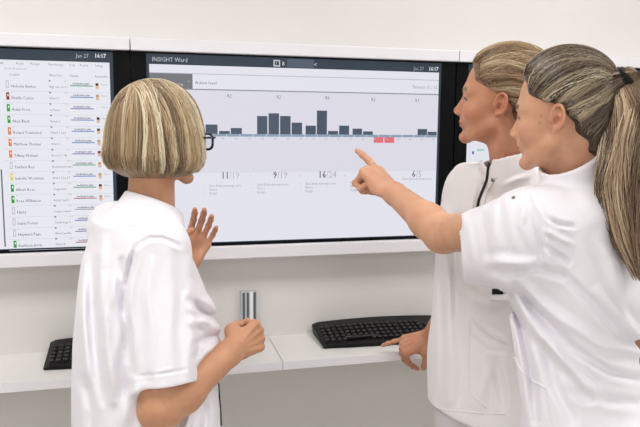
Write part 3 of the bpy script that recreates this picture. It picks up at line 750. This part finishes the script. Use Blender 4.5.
# ------------------------------------------------ left woman: blonde bob, seen from behind
def woman_bob():
    fd = hv(.90, .43); rd = np.cross(fd, ZU)
    H = Frame(P(160.5, 141, 1.50), hv(.66, .75), -.04, 0, .98)
    nb = P(149, 206, 1.50)
    root = person('person', P(148, 427, 1.5), 'woman with a chin-length blonde bob and glasses, seen from behind in a white tunic')
    shR = P(158, 250, 1.375); shL = P(113, 230, 1.63); elR = P(161, 408, 1.325); wrR = P(230, 352, 1.43)
    elL = P(160, 325, 1.80); wrL = P(186, 266, 1.90)
    # torso rings
    T = [(216, 100, 168), (230, 88, 182), (256, 80, 196), (285, 77, 207), (305, 76, 214), (335, 74, 219), (365, 74, 216), (400, 74, 218), (427, 74, 222), (470, 74, 226), (500, 76, 226)]
    A = [.15, .175, .185, .19, .19, .19, .185, .185, .19, .20, .20]
    rows = [row(p, l, r, 1.50, a, rd, fd) for (p, l, r), a in zip(T, A)]
    S = SDF(); head(S, H)
    S.cone(H.w(0, -.022, -.030), nb+fd*.005, .047, .052, .014)
    S.cone(nb-ZU*.05, shR, .042, .042, .025); S.cone(nb-ZU*.05, shL, .042, .042, .025)
    loft(S, rows[:-1], None, rd, .02, .028)
    S.cone(shR, elR, .050, .041, .02); mid = elR+(wrR-elR)*.3
    S.cone(elR, mid+ZU*-.004, .0405, .0425, .02); S.cone(mid, wrR, .041, .0275, .02)
    S.cone(elR-(wrR-elR)*.06, elR, .028, .034, .02)
    S.cone(shL, elL, .05, .038, .02); S.cone(elL, wrL, .038, .026, .02)
    # right hand: loosely closed fist
    yd = P(252, 338, 1.48)-wrR; yd /= np.linalg.norm(yd)
    zd = -Fh*.75+Rh*.55+ZU*.15
    h1 = hand(S, wrR+yd*.008, yd, zd, -1, [(1.25, 1.35, .7), (1.3, 1.35, .7), (1.32, 1.35, .7), (1.35, 1.35, .7)], (.0, 0, 0, -.02),
              [(.036, .030, -.020), (.036, .058, -.034), (.020, .074, -.046), (.002, .078, -.050)], .93)
    # left hand: open, palm to the viewer
    yl = P(200, 234, 1.90)-wrL; zl = Fh*.97-Rh*.05-ZU*.2
    h2 = hand(S, wrL, yl, zl, 1, [(.42, .36, .2), (.42, .42, .2), (.38, .42, .2), (.36, .40, .25)], (.06, -.01, -.08, -.16),
              [(.034, .030, -.016), (.038, .058, -.030), (.030, .082, -.040), (.018, .100, -.040)], 1.04)
    v, q = S.mesh(.0023)
    col = head_colors(v, H, body_color(v, 'CB9675')); col = nail_colors(v, col, [h1, h2]); col = freckle(v, col, 1, 120)
    np_mesh('body', v, q, M_skin, root, col)
    # tunic
    G = SDF(); loft(G, rows, None, rd, .02, 0)
    G.cone(nb-ZU*.03, shR+ZU*.012, .052, .053, .035); G.cone(nb-ZU*.03, shL+ZU*.012, .050, .052, .035)
    G.ell(nb-ZU*.05-fd*.03, (.10, .075, .06), np.stack([rd, fd, ZU], 1), .03)
    e = (elR-shR)/np.linalg.norm(elR-shR); hem = P(167, 383, 1.335); hn = e*.97+Rh*.06-ZU*.2; hn /= np.linalg.norm(hn)
    G.cone(shR-e*.0, hem+e*.03, .060, .0605, .022, planes=[(hem, hn)])
    eL = (elL-shL)/np.linalg.norm(elL-shL); hemL = shL+eL*.23; G.cone(shL, hemL+eL*.03, .056, .060, .02, planes=[(hemL, eL)])
    body_arm = hem-e*.10
    G.cone(body_arm, hem+e*.06, .044, .055, .003, 's')
    G.cone(hemL-eL*.08, hemL+eL*.06, .044, .054, .003, 's')
    nu = H.w(0, -.01, -.06)-nb; nu /= np.linalg.norm(nu); pn = nu+fd*.32; pn /= np.linalg.norm(pn)
    G.cone(nb-ZU*.035, nb+nu*.03, .076, .060, .03, planes=[(nb+nu*.014, pn)])
    G.cone(nb+nu*.002+fd*.006, nb+nu*.12, .054, .058, .005, 's')
    cr = [([(122, 262), (121, 290), (126, 330), (131, 372)], -.007, 5), ([(133, 258), (127, 285), (124, 310)], -.006, 4), ([(113, 280), (106, 310), (108, 350), (114, 400)], .006, 7),
          ([(96, 262), (92, 300), (95, 345), (100, 400)], -.005, 6), ([(104, 240), (100, 270), (99, 300)], .004, 6), ([(128, 330), (122, 365), (128, 410)], -.006, 6), ([(140, 385), (128, 400), (122, 427)], .006, 7),
          ([(84, 260), (82, 320), (88, 380)], .004, 6), ([(86, 380), (92, 410), (90, 440)], -.005, 6),
          ([(152, 262), (148, 295), (152, 330), (150, 372)], .004, 6), ([(176, 255), (180, 290), (178, 335), (181, 376)], -.0035, 5), ([(188, 262), (193, 300), (192, 340), (190, 372)], .003, 5),
          ([(190, 300), (205, 312), (216, 318)], -.006, 4), ([(192, 322), (206, 322), (218, 330)], .006, 5), ([(196, 345), (208, 336), (219, 334)], -.006, 4), ([(195, 285), (203, 300), (214, 306)], .005, 5), ([(198, 362), (206, 352), (217, 345)], .005, 4),
          ([(138, 245), (150, 238), (163, 238), (180, 246)], -.0035, 2.5), ([(136, 246), (129, 262), (126, 285)], -.004, 2.5),
          ([(104, 213), (112, 224), (135, 228), (160, 227)], -.0025, 2.0), ([(200, 395), (206, 410), (204, 440)], -.006, 5), ([(185, 392), (190, 410), (186, 440)], .005, 5),
          ([(136, 376), (160, 374), (196, 368)], -.0022, 1.6)]
    G.post = folds(cr, .0007, seed=2)
    v, q = G.mesh(.0036)
    t = np_mesh('tunic', v, q, M_cloth, root)
    # neckband
    c0 = nb+ZU*.010+fd*.012
    ring = [c0+(rd*math.cos(a)+fd*math.sin(a))*.070 for a in np.linspace(0, 2*pi, 49)]
    rp, g = G.proj(np.array(ring), 8); 
    tube_on(G, 'front_piping', [(218.5, 384), (220, 400), (221, 426)], .003, M_navy, t, 20, z0=1.2)
    # hair
    HS = SDF(); skull(HS, H); c = H.w; M = H.M
    HS.ell(c(0, -.012, .043), (.080, .100, .088), M, .01)
    HS.ell(c(0, -.014, .002), (.099, .106, .088), M, .02); HS.ell(c(0, -.016, -.042), (.106, .107, .050), M, .022)
    HS.ell(c(0, .118, -.035), (.062, .075, .100), M, .015, 's')
    HS.ell(c(0, .0, -.120), (.075, .08, .045), M, .015, 's')
    v, q = HS.mesh(.004)
    l = H.l(v); r = np.random.default_rng(5)
    base = np.array(s2l('8A7052'))*np.ones((len(v), 3))
    th = np.arctan2(l[:, 0], l[:, 1]); base *= (.85+.25*np.sin(th*31+3*np.sin(th*7)))[:, None]
    N = 6000; K = 16
    az = r.uniform(-pi, pi, N); az = az[np.abs(az) > .45]; N = len(az)
    # the parting runs along the crown
    crown = np.stack([r.normal(0, .003, N), np.clip(-.045+r.normal(0, .02, N)+.045*np.cos(az), -.09, .07), np.full(N, .135)], -1)
    end = np.stack([np.sin(az)*.108, np.cos(az)*.108-.014, np.full(N, -.083)+.014*np.cos(az*2)+r.normal(0, .006, N)-.012*(np.abs(np.sin(az)))], -1)
    t_ = np.linspace(0, 1, K)[None, :, None]; ctrl = np.stack([np.sin(az)*.125, np.cos(az)*.125-.012, np.full(N, .115)], -1)
    p = (1-t_)**2*crown[:, None]+2*t_*(1-t_)*ctrl[:, None]+t_**2*end[:, None]
    grp = np.floor((az+pi)/(2*pi)*149+r.normal(0, .5, N)).astype(int).clip(0, 149); gw = r.normal(0, .007, (150, 3)); gw[:, 2] *= .3
    p = p+(np.sin(pi*t_*.9)*gw[grp][:, None])+np.cumsum(r.normal(size=(N, K, 3)), 1)*.0004
    w, g = HS.proj(H.w(p.reshape(-1, 3)), 6)
    lift = np.repeat(r.uniform(-.002, .0035, N)+np.sin(grp*2.3)*.002, K); tt = np.tile(np.linspace(0, 1, K), N)
    lift = lift-.010*np.clip((tt-.9)/.1, 0, 1)*np.repeat(r.uniform(0, 1, N), K)
    w = (w+g*lift[:, None]).reshape(N, K, 3)
    pal = [('B59A74', 4), ('D6C09C', 3), ('EEE0C2', 2.4), ('8C7052', 3), ('5E4836', 2.6), ('A28863', 4)]
    gc = palette(pal, 150, r); cols = np.clip(gc[grp]*.72+palette(pal, N, r)*.28, 0, 1)
    parts = [(v, q, base), strands_mesh(w, r.uniform(.0006, .0013, N), cols)]
    fl = r.integers(0, N, 26); fw = w[fl].copy(); s_ = np.linspace(0, 1, K)[None, :, None]; fw += (g.reshape(N, K, 3)[fl])*np.sin(s_*pi*.8)*r.uniform(.001, .004, (26, 1, 1))
    parts.append(strands_mesh(fw, .00035, cols[fl]))
    V, Q, C = join(parts); np_mesh('hair', V, Q, M_hair, root, C)
    # glasses
    gl = []; 
    def rim(s):
        pts = []
        for a in np.linspace(0, 2*pi, 25):
            x = s*(.036+.027*np.sign(math.cos(a))*abs(math.cos(a))**.7); z = .002+.019*np.sign(math.sin(a))*abs(math.sin(a))**.7
            pts.append(H.w(x, .107-.16*(abs(x)-.02)*(abs(x) > .02), z))
        return pts
    v, q = tube_mesh([rim(1), rim(-1), [H.w(-.010, .108, .008), H.w(0, .111, .011), H.w(.010, .108, .008)]]+[[H.w(s*.064, .099, .012), H.w(s*.076, .095, .012), H.w(s*.084, .04, .010), H.w(s*.083, -.004, .006), H.w(s*.082, -.022, -.014)] for s in (-1, 1)],
                     [.003, .003, .0024, .0028, .0028])
    go = np_mesh('glasses', v, q, M_frame, root)
    vs = []; qs = []
    for s in (-1, 1):
        r_ = rim(s)[:-1]; c_ = np.mean(r_, axis=0); b_ = len(vs); vs += [c_]+r_
        for i in range(0, 24, 2): qs.append([b_, b_+1+i, b_+1+(i+1) % 24, b_+1+(i+2) % 24])
    ln = np_mesh('lens', np.array(vs), qs, M_lens, go)
    legs(root, P(150, 427, 1.50), rd, fd, 1.0)
    print('P1 arm', [round(float(np.linalg.norm(x)), 3) for x in (shR-elR, elR-wrR, shL-elL, elL-wrL, shL-shR)])
woman_bob()

# ------------------------------------------------ middle woman: short swept-back blonde hair, in profile
def woman_short():
    fd = hv(-.75, -.66); rd = np.cross(fd, ZU)
    H = Frame(P(503, 106, 1.48), hv(-.90, .43), .09, 0, .97, zs=.86)
    nb = P(515, 166, 1.50)
    root = person('person', P(500, 427, 1.55), 'woman with short swept-back blonde hair in profile, hand resting on the shelf edge')
    shR = P(474, 192, 1.64); shL = P(566, 208, 1.47); elR = P(458, 296, 1.86); wrR = P(430, 337, 2.02); elL = P(580, 330, 1.52); wrL = P(572, 420, 1.50)
    T = [(164, 478, 556), (178, 464, 563), (205, 453, 566), (250, 445, 566), (300, 439, 566), (340, 438, 568), (380, 437, 570), (417, 436, 573)]
    A = [.14, .17, .18, .185, .185, .19, .195, .20]
    rows = [row(p, l, r, 1.55, a, rd, fd) for (p, l, r), a in zip(T, A)]
    S = SDF(); head(S, H)
    S.cone(H.w(0, -.022, -.035), nb+ZU*.01, .046, .050, .014); S.cone(H.w(0, .000, -.060), nb+fd*.022-ZU*.01, .028, .034, .02)
    neck_muscle(S, H, nb+fd*.040-ZU*.020)
    S.cone(nb-ZU*.055, shR, .040, .040, .025); S.cone(nb-ZU*.055, shL, .040, .040, .025)
    loft(S, rows, None, rd, .03, .026)
    for a, b_, c_ in ((shR, elR, wrR), (shL, elL, wrL)):
        S.cone(a, b_, .047, .038, .02); S.cone(b_, c_, .037, .0255, .02)
    yd = P(402, 348, 2.04)-wrR; zd = ZU*.80-Fh*.50-Rh*.1
    h = hand(S, wrR, yd, zd, -1, [(1.40, .40, .15), (1.3, .45, .2), (1.1, .45, .25), (-.08, .08, .05)], (.05, -.0, -.05, -.08),
             [(.036, .026, -.016), (.044, .040, -.044), (.038, .054, -.070), (.026, .064, -.092)], 1.0)
    yL = ZU*-1+fd*.3; h2 = hand(S, wrL, yL, -Fh, 1, [(.3, .4, .3)]*4, thumb=[(.035, .03, -.01), (.045, .055, -.02), (.045, .08, -.03), (.04, .1, -.035)], sc=.93)
    v, q = S.mesh(.0023)
    col = head_colors(v, H, body_color(v, 'C88F70'), '8A6A4A', 'B0625A'); col = nail_colors(v, col, [h, h2]); col = freckle(v, col, 2, 100)
    np_mesh('body', v, q, M_skin, root, col)
    G = SDF(); loft(G, rows, None, rd, .02, 0)
    G.cone(nb-ZU*.04, shR+ZU*.0, .050, .053, .03); G.cone(nb-ZU*.04, shL+ZU*.0, .050, .053, .03)
    for a, b_, c_ in ((shR, elR, wrR), (shL, elL, wrL)):
        e = (b_-a)/np.linalg.norm(b_-a); hm = a+e*.27; G.cone(a, hm+e*.03, .057, .060, .02, planes=[(hm, e)]); G.cone(hm-e*.08, hm+e*.05, .043, .054, .003, 's')
    # stand collar
    nu = H.w(0, -.012, -.05)-nb; nu /= np.linalg.norm(nu); cb = nb-ZU*.016+fd*.012
    G.cone(cb, cb+nu*.052, .070, .064, .010, planes=[(cb+nu*.050, nu)])
    G.cone(cb, cb+nu*.12, .060, .062, .004, 's')
    # open front: a wedge below the throat
    tip = nb+fd*.120-ZU*.070+rd*.01; G.cone(nb+fd*.085+ZU*.035+rd*.020, tip, .017, .004, .006, 's')
    cr = [([(476, 180), (470, 210), (462, 250)], .006, 5), ([(447, 210), (446, 260), (449, 330), (447, 400)], .006, 6), ([(458, 215), (456, 260), (459, 320)], -.005, 6),
          ([(505, 185), (515, 180), (528, 176)], .003, 3), ([(470, 268), (485, 285), (500, 290)], -.006, 5), ([(472, 300), (490, 305), (508, 300)], .006, 6), ([(470, 335), (488, 350), (506, 352)], -.003, 3),
          ([(478, 350), (485, 375), (480, 405)], .005, 7), ([(462, 330), (464, 370), (460, 410)], -.005, 6), ([(495, 360), (500, 380), (503, 405)], -.005, 5), ([(474, 318), (486, 330), (506, 342)], .004, 4),
          ([(438, 230), (437, 300), (438, 390)], .003, 4)]
    G.post = folds(cr, .0008, seed=4)
    v, q = G.mesh(.0036); t = np_mesh('tunic', v, q, M_cloth2, root)
    tube_on(G, 'front_piping', [(489, 163), (487, 180), (479, 200), (474, 225), (469, 245)], .0032, M_navy, t, 40, .001, 1.0)
    tube_on(G, 'placket_edge', [(496, 177), (488, 190), (482, 215), (476, 245), (473, 270)], .0016, M_cloth2, t, 40, .001, 1.0)
    disc_on(G, 'snap_button', 493, 180, .0048, .003, M_snap, t, 1.0); disc_on(G, 'snap_button', 481, 207.5, .0048, .003, M_snap, t, 1.0)
    # side pocket
    tube_on(G, 'pocket_hem', [(470, 318), (480, 326), (494, 337), (506, 344)], .0018, M_cloth2, t, 24, .0008, 1.0)
    tube_on(G, 'pocket_seam', [(470, 318), (469, 350), (470, 392), (486, 408)], .0012, M_cloth2, t, 24, .0004, 1.0)
    tube_on(G, 'hem', [(433.5, 408), (455, 411), (480, 413), (505, 414)], .0013, M_cloth2, t, 24, .0004, 1.0)
    # name badge on a black clip, blue pen
    for (x0, x1, y0, y1, mm, nm, th) in ((492, 503, 289, 294.5, M_blk, 'badge_clip', .007), (491, 506, 294.8, 300.5, M_badge, 'name_badge', .004), (466, 469.5, 262, 272, M_pen, 'pen_clip', .007)):
        c4 = [G.hit(a, b_, z0=1.0) for a, b_ in ((x0, y1), (x1, y1), (x1, y0), (x0, y0))]; _, g = G.proj(np.array(c4[:1]), 1); g = -F*.6+g[0]*.4; g /= np.linalg.norm(g)
        c4 = np.array(c4); ctr = c4.mean(0)
        vv = np.vstack([c4-g*.006, c4+g*th]); qq = [[3, 2, 1, 0], [4, 5, 6, 7], [0, 1, 5, 4], [1, 2, 6, 5], [2, 3, 7, 6], [3, 0, 4, 7]]
        np_mesh(nm, vv, qq, mm, t, smooth=False)
    # hair swept straight back
    HS, line = swept(H, 1.0, .010)
    r = np.random.default_rng(11); l_ = lambda a: np.array(a)
    pal = [('A88A66', 4), ('C9AE88', 3), ('E2D0AE', 1.6), ('80644A', 4), ('5C4532', 3), ('967A5A', 4)]
    hair_back(root, HS, H, r, pal, l_((0, -.112, .015)), '8A6C4A', 3600, spread=.030, fw=.010)
    BN = SDF(); BN.ell(H.w(0, -.108, .015), (.030, .030, .035), H.M, .01); BN.ell(H.w(0, -.118, -.012), (.022, .022, .032), H.M, .01)
    BN.post = lambda p, d: .0018*np.sin(np.arctan2(H.l(p)[..., 0], H.l(p)[..., 2]-.01)*14)
    v, q = BN.mesh(.003); lc = H.l(v); cc = np.array(s2l('A5855C'))*(.8+.35*np.sin(np.arctan2(lc[:, 0], lc[:, 2]-.01)*14)[:, None]**2)
    np_mesh('hair_knot', v, q, M_hair, root, cc)
    legs(root, P(502, 427, 1.55), rd, fd, .985)
    print('P2 arm', [round(float(np.linalg.norm(x)), 3) for x in (shR-elR, elR-wrR, shL-shR)])
def swept(H, puff=1.0, fw=0.):
    """skull with a thin layer of hair that begins along the hairline"""
    HS = SDF(); skull(HS, H); HS.cone(H.w(0, -.024, -.015), H.w(0, -.032, -.062), .053, .049, .03)
    zz = [-.12, -.09, -.045, -.02, .0, .020, .034, .048, .065, .080, .092, .11, .13]; yy = [-.13, -.086, -.056, -.042, -.035, -.022, .018, .040, .056, .062, .070, .095, .2]
    def layer(p, d):
        l = H.l(p); e = np.interp(l[..., 2], zz, yy)+fw*np.clip((l[..., 2]-.02)/.03, 0, 1)-l[..., 1]+.004*np.sin(l[..., 2]*160)
        t = np.clip(e/.035, -.6, 1); up = np.clip((l[..., 2]-.02)/.08, 0, 1)
        return np.where(t > 0, (.004+.007*up*puff)*np.sqrt(np.clip(t, 0, 1))+.0005, .028*t)
    HS.post = layer
    return HS, (zz, yy)
def hair_back(root, HS, H, r, pal, knot, basec, N, spread=.03, fw=0, knotw=.012):
    zz = [-.12, -.09, -.045, -.02, .0, .020, .034, .048, .065, .080, .092]; yy = [-.13, -.086, -.056, -.042, -.035, -.022, .018, .040, .056, .062, .070]
    v, q = HS.mesh(.0036); l = H.l(v)
    ang = np.arctan2(l[:, 0], l[:, 2]-.01); base = np.array(s2l(basec))*(.75+.35*np.sin(ang*40+2*np.sin(ang*9)))[:, None]
    K = 16; ng = 120
    # roots: along the hairline and scattered over the scalp behind it
    s = np.where(r.uniform(size=N) < .5, 1., -1.); u = r.uniform(0, 1, N)
    z = np.interp(u, [0, .5, .72, 1], [.096, .045, .0, -.085]); y = np.interp(z, zz, yy)+fw*np.clip((z-.02)/.03, 0, 1)
    # lateral position by projecting onto the skull: start wide and let projection settle
    x = s*np.where(z > .088, r.uniform(0, .045, N), .08)
    far = r.uniform(size=N) < .45; k = np.where(far, r.uniform(0, .7, N), r.uniform(-.02, .04, N))
    xs = s*r.uniform(0, .06, N); front = z > .085
    x = np.where(front, xs, x)
    st = np.stack([x, y+.013, z], -1)
    st = st+(knot-st)*np.clip(k, 0, 1)[:, None]*np.array([.25, 1, .35])
    st[:, 2] += np.where(far, .03*(k > .3)*(st[:, 2] > .03), 0)
    en = knot+np.stack([s*np.abs(r.normal(0, knotw, N)), r.normal(0, .004, N), (z-.02)*.22+r.normal(0, .004, N)], -1)
    grp = (np.floor((u*.5+.5*(s > 0))*ng)).astype(int) % ng; gw = r.normal(0, spread*.28, (ng, 3))
    bow = np.stack([np.zeros(N), np.zeros(N), .055*np.clip((z+.0)/.09, 0, 1)**1.0-.004], -1)+gw[grp]*.7
    w = hair_lines(H, HS, st, en, K, r, .0008, .002, bow)
    gc = palette(pal, ng, r); cols = np.clip(gc[grp]*.70+palette(pal, N, r)*.30, 0, 1)
    V, Q, C = join([(v, q, base), strands_mesh(w, r.uniform(.0005, .0011, N), cols)])
    return np_mesh('hair', V, Q, M_hair, root, C)
woman_short()

# ------------------------------------------------ right woman: long ponytail, pointing
def woman_tail():
    fd = hv(-.75, .66); rd = np.cross(fd, ZU)
    H = Frame(P(566, 121, 1.18), hv(-.80, .60), -.05, -.03, .91, .086, .87)
    nb = P(586, 179, 1.205)
    root = person('person', P(595, 427, 1.22), 'woman with a long brown and blonde ponytail pointing at the display')
    shL = P(527, 226, 1.14); shR = P(652, 226, 1.34); elL = P(443, 234, 1.36); wrL = P(393, 192, 1.52); elR = P(651, 352, 1.33); wrR = P(668, 432, 1.40)
    T = [(196, 540, 628), (210, 522, 640), (235, 510, 650), (262, 505, 653), (290, 508, 649), (330, 514, 636), (365, 517, 638), (400, 518, 654), (427, 518, 680), (470, 518, 688), (510, 520, 690)]
    A = [.13, .165, .175, .165, .15, .14, .14, .155, .17, .18, .185]
    rows = [row(p, l, r, 1.22, a, rd, fd) for (p, l, r), a in zip(T, A)]
    S = SDF(); head(S, H)
    S.cone(H.w(0, -.026, -.030), nb+ZU*.0, .047, .052, .014); S.cone(H.w(0, .0, -.058), nb+fd*.03-ZU*.03, .034, .040, .02)
    S.cone(nb-ZU*.055, shR, .040, .040, .025); S.cone(nb-ZU*.055, shL, .040, .040, .025)
    loft(S, rows[:-1], None, rd, .03, .026)
    m1 = elL+(wrL-elL)*.28
    S.cone(shL, elL, .044, .036, .02); S.cone(elL, m1, .035, .0355, .02); S.cone(m1, wrL, .035, .025, .02); S.cone(elL+(elL-wrL)*.03, elL, .025, .03, .02)
    S.cone(shR, elR, .045, .037, .02); S.cone(elR, wrR, .036, .026, .02)
    yd = P(370, 172, 1.575)-wrL; zd = -Fh*.35+ZU*.80-Rh*-.35
    h1 = hand(S, wrL, yd, zd, 1, [(-.12, .10, .05), (1.15, 1.75, 1.1), (1.25, 1.75, 1.1), (1.3, 1.75, 1.1)], (.02, .0, -.03, -.06),
              [(.036, .030, -.018), (.040, .058, -.034), (.026, .076, -.044), (.010, .086, -.050)], 1.03)
    h2 = hand(S, wrR, hv(-.1, .1)-ZU, hv(.7, .5), -1, [(.3, .4, .3)]*4, thumb=[(.035, .03, -.01), (.045, .055, -.02), (.045, .08, -.03), (.04, .1, -.035)], sc=.93)
    v, q = S.mesh(.0023)
    col = head_colors(v, H, body_color(v, 'D39F80'), '3E2A1C', 'B0524C'); col = nail_colors(v, col, [h1, h2]); col = freckle(v, col, 3, 160, .4)
    np_mesh('body', v, q, M_skin, root, col)
    G = SDF(); loft(G, rows, None, rd, .02, 0)
    G.cone(nb-ZU*.035, shR+ZU*.0, .050, .053, .035); G.cone(nb-ZU*.035, shL+ZU*.0, .050, .052, .035)
    G.ell(nb-ZU*.06-fd*.03, (.11, .075, .06), np.stack([rd, fd, ZU], 1), .03)
    e = (elL-shL)/np.linalg.norm(elL-shL); hm = P(466, 251, 1.285); hn = -Rh*.93+Fh*.2-ZU*.12
    G.cone(shL, hm+e*.03, .064, .060, .03, planes=[(hm, hn)]); G.cone(hm-e*.07, hm+e*.06, .044, .056, .003, 's')
    G.cone(shL-ZU*.05, hm-ZU*.01+e*-.01, .060, .048, .03, planes=[(hm, hn)])
    G.cone(hm-e*.05, hm+e*.05, .046, .054, .003, 's')
    e2 = (elR-shR)/np.linalg.norm(elR-shR); h2_ = shR+e2*.20; G.cone(shR, h2_+e2*.02, .054, .056, .02, planes=[(h2_, e2)]); G.cone(h2_-e2*.06, h2_+e2*.05, .040, .052, .003, 's')
    nu = H.w(0, -.012, -.05)-nb; nu /= np.linalg.norm(nu); cb = nb-ZU*.030-nu*.0
    G.cone(cb, cb+nu*.10, .074, .053, .014, planes=[(cb+nu*.083, nu)])
    G.cone(cb+nu*.03, cb+nu*.14, .050, .052, .004, 's')
    cr = [([(512, 282), (535, 310), (570, 345), (610, 372), (640, 380)], -.006, 5), ([(515, 300), (540, 335), (575, 372), (600, 400)], .007, 6), ([(510, 290), (522, 330), (532, 380), (536, 420)], -.006, 5),
          ([(520, 285), (560, 318), (600, 345), (640, 352)], .005, 6), ([(560, 270), (590, 300), (620, 335), (640, 345)], -.004, 5), ([(545, 345), (556, 385), (572, 420)], -.005, 6), ([(600, 290), (625, 320), (645, 340)], .005, 6),
          ([(505, 275), (520, 270), (540, 268), (560, 275)], -.006, 5), ([(490, 262), (510, 262), (535, 268)], .006, 6), ([(528, 197), (533, 215), (541, 240), (543, 262)], -.0055, 4), ([(538, 205), (548, 222), (556, 240)], .004, 4),
          ([(524, 205), (521, 225), (530, 246)], .004, 4), ([(500, 200), (503, 230), (510, 262)], -.003, 5), ([(546, 218), (560, 224), (574, 226)], -.004, 3), ([(545, 230), (560, 238), (572, 244)], .004, 3.5), ([(544, 245), (556, 254), (568, 262)], -.004, 3.5),
          ([(468, 222), (472, 250), (478, 276)], .0035, 4), ([(483, 215), (486, 245), (492, 272)], -.003, 5), ([(570, 392), (600, 398), (640, 404)], -.004, 6), ([(600, 240), (612, 262), (618, 285)], .004, 7)]
    G.post = folds(cr, .0007, seed=9)
    v, q = G.mesh(.0034); t = np_mesh('tunic', v, q, M_cloth, root)
    tube_on(G, 'pocket_hem', [(514, 356), (522, 372), (533, 381), (546, 388)], .0016, M_cloth, t, 24, .0007, .9)
    tube_on(G, 'pocket_seam', [(546, 388), (549, 410), (552, 426)], .0011, M_cloth, t, 20, .0003, .9)
    tube_on(G, 'side_seam', [(506, 300), (512, 330), (516, 350)], .0012, M_cloth, t, 20, .0003, .9)
    disc_on(G, 'snap_button', 513.5, 197.5, .0035, .002, M_snap, t, .9)
    HS, line = swept(H, 1.0, .004); r = np.random.default_rng(21)
    pal = [('6B5644', 3.5), ('352A22', 4.5), ('8C7862', 2.5), ('BDAA8C', 2.2), ('D6C8AC', 1.4), ('463830', 4)]
    # the elastic sits high at the back of the head
    tie = H.w(0, -.104, .074); kn = H.l(tie); d_ = H.l(HS.proj(tie[None], 8)[0])[0]
    hair_back(root, HS, H, r, pal, d_, '4A3C30', 6200, spread=.034, fw=.004, knotw=.010)
    TS = SDF(); out = (tie-H.o)/np.linalg.norm(tie-H.o)
    HB = SDF(); HB.cone(H.w(d_)-out*.012, tie, .018, .009, .01); v, q = HB.mesh(.003)
    b_ = H.w(d_); 
    # ponytail: thick fall of hair along a bent centre line
    tu, tv, tz = pix(tie); print('tie', tu, tv, tz); cl = [tie, P(tu+8, tv-6, tz-.01), P(626, 80, 1.13), P(635, 105, 1.115), P(631, 145, 1.10), P(628, 190, 1.09), P(634, 235, 1.09), P(646, 285, 1.10)]
    wd_ = [.011, .016, .023, .036, .048, .052, .040, .010]
    K = 34; tt = np.linspace(0, 1, K); tc = np.linspace(0, 1, len(cl)); cl = np.array(cl)
    def sm(y, t):
        f = np.interp(np.linspace(0, 1, 120), tc, y); k = np.hanning(17); k /= k.sum(); f = np.convolve(np.pad(f, 8, mode='edge'), k, 'valid'); return np.interp(t, np.linspace(0, 1, 120), f)
    C_ = np.stack([sm(cl[:, i], tt) for i in range(3)], -1); C_[0] = tie; Wd = sm(np.array(wd_), tt)
    N = 4200; rad = np.sqrt(r.uniform(0, 1, N)); an = r.uniform(0, 2*pi, N); ng = 46; grp = r.integers(0, ng, N)
    gx = r.normal(0, .35, ng); gy = r.normal(0, .35, ng)
    ox = rad*np.cos(an)*.34+gx[grp]*1.1; oy = rad*np.sin(an)*.34+gy[grp]*1.1; L = np.hypot(ox, oy); sc_ = np.where(L > 1, 1/L, 1); ox *= sc_; oy *= sc_
    ph = r.uniform(0, 6.28, ng)[grp][:, None]; fr = r.uniform(1.4, 2.6, ng)[grp][:, None]
    wav = .0095*np.sin(fr*tt[None]*2*pi+ph)*np.clip(tt*2.2, 0, 1)[None]
    lenf = r.uniform(.72, 1.0, N)[:, None]; ts = tt[None]*lenf
    Cx = np.stack([np.interp(ts, tt, C_[:, i]) for i in range(3)], -1); Wx = np.interp(ts, tt, Wd)
    nx = Rh; ny = Fh
    p = Cx+(ox[:, None]*Wx+wav)[..., None]*nx*.95+(oy[:, None]*Wx*.62+wav*.4)[..., None]*ny
    pal2 = [('BC9E80', 4), ('D8BE9E', 4), ('EFE0C8', 2.4), ('8E7058', 3), ('543E30', 2.8)]
    gc = palette(pal2, ng, r); cols = np.clip((gc[grp]*.75+palette(pal2, N, r)*.25)*1.15, 0, 1)
    core = SDF()
    for i in range(7, K-6, 2): core.ell(C_[i], (Wd[i]*.48, Wd[i]*.32, max(Wd[i]*.6, .014)), np.stack([Rh, Fh, ZU], 1), .02)
    cv, cq = core.mesh(.004); cc = np.tile(np.array(s2l('6B553C')), (len(cv), 1))
    V, Q, C = join([(cv, cq, cc), strands_mesh(p, r.uniform(.0004, .0008, N), cols)]); pt = np_mesh('ponytail', V, Q, M_hair, root, C)
    # hair gathered between scalp and elastic
    N = 500; an = r.uniform(0, 2*pi, N); rr_ = np.sqrt(r.uniform(0.3, 1, N)); e1 = np.cross(out, ZU); e1 /= np.linalg.norm(e1); e2_ = np.cross(out, e1)
    ring = lambda R_: (np.cos(an)[:, None]*e1+np.sin(an)[:, None]*e2_)*(R_*rr_)[:, None]
    s_ = np.linspace(0, 1, 8)[None, :, None]; a_ = (b_-out*.014+ring(.036))[:, None]; c2 = (tie+out*.006+ring(.0115))[:, None]; mid = (b_+ring(.026))[:, None]
    g_ = (1-s_)**2*a_+2*s_*(1-s_)*mid+s_**2*c2
    V, Q, C = join([(v, q, np.tile(np.array(s2l('4A3A2A')), (len(v), 1))), strands_mesh(g_, .001, palette(pal, N, r))]); np_mesh('gathered_hair', V, Q, M_hair, root, C)
    dr = C_[2]-tie; dr /= np.linalg.norm(dr); dr = out*.7+dr*.3; a1 = np.cross(dr, ZU); a1 /= np.linalg.norm(a1); a2 = np.cross(a1, dr)
    paths = [[tie+dr*(o-.004)+(a1*math.cos(a)+a2*math.sin(a))*.0135 for a in np.linspace(0, 2*pi, 25)] for o in (-.004, .002, .008)]
    v, q = tube_mesh(paths, [.0048]*3, 8); np_mesh('hair_elastic', v, q, M_tie, root)
    legs(root, P(600, 427, 1.22), rd, fd, 1.02)
    print('P3 arm', [round(float(np.linalg.norm(x)), 3) for x in (shL-elL, elL-wrL, shR-elR, shL-shR)])
woman_tail()
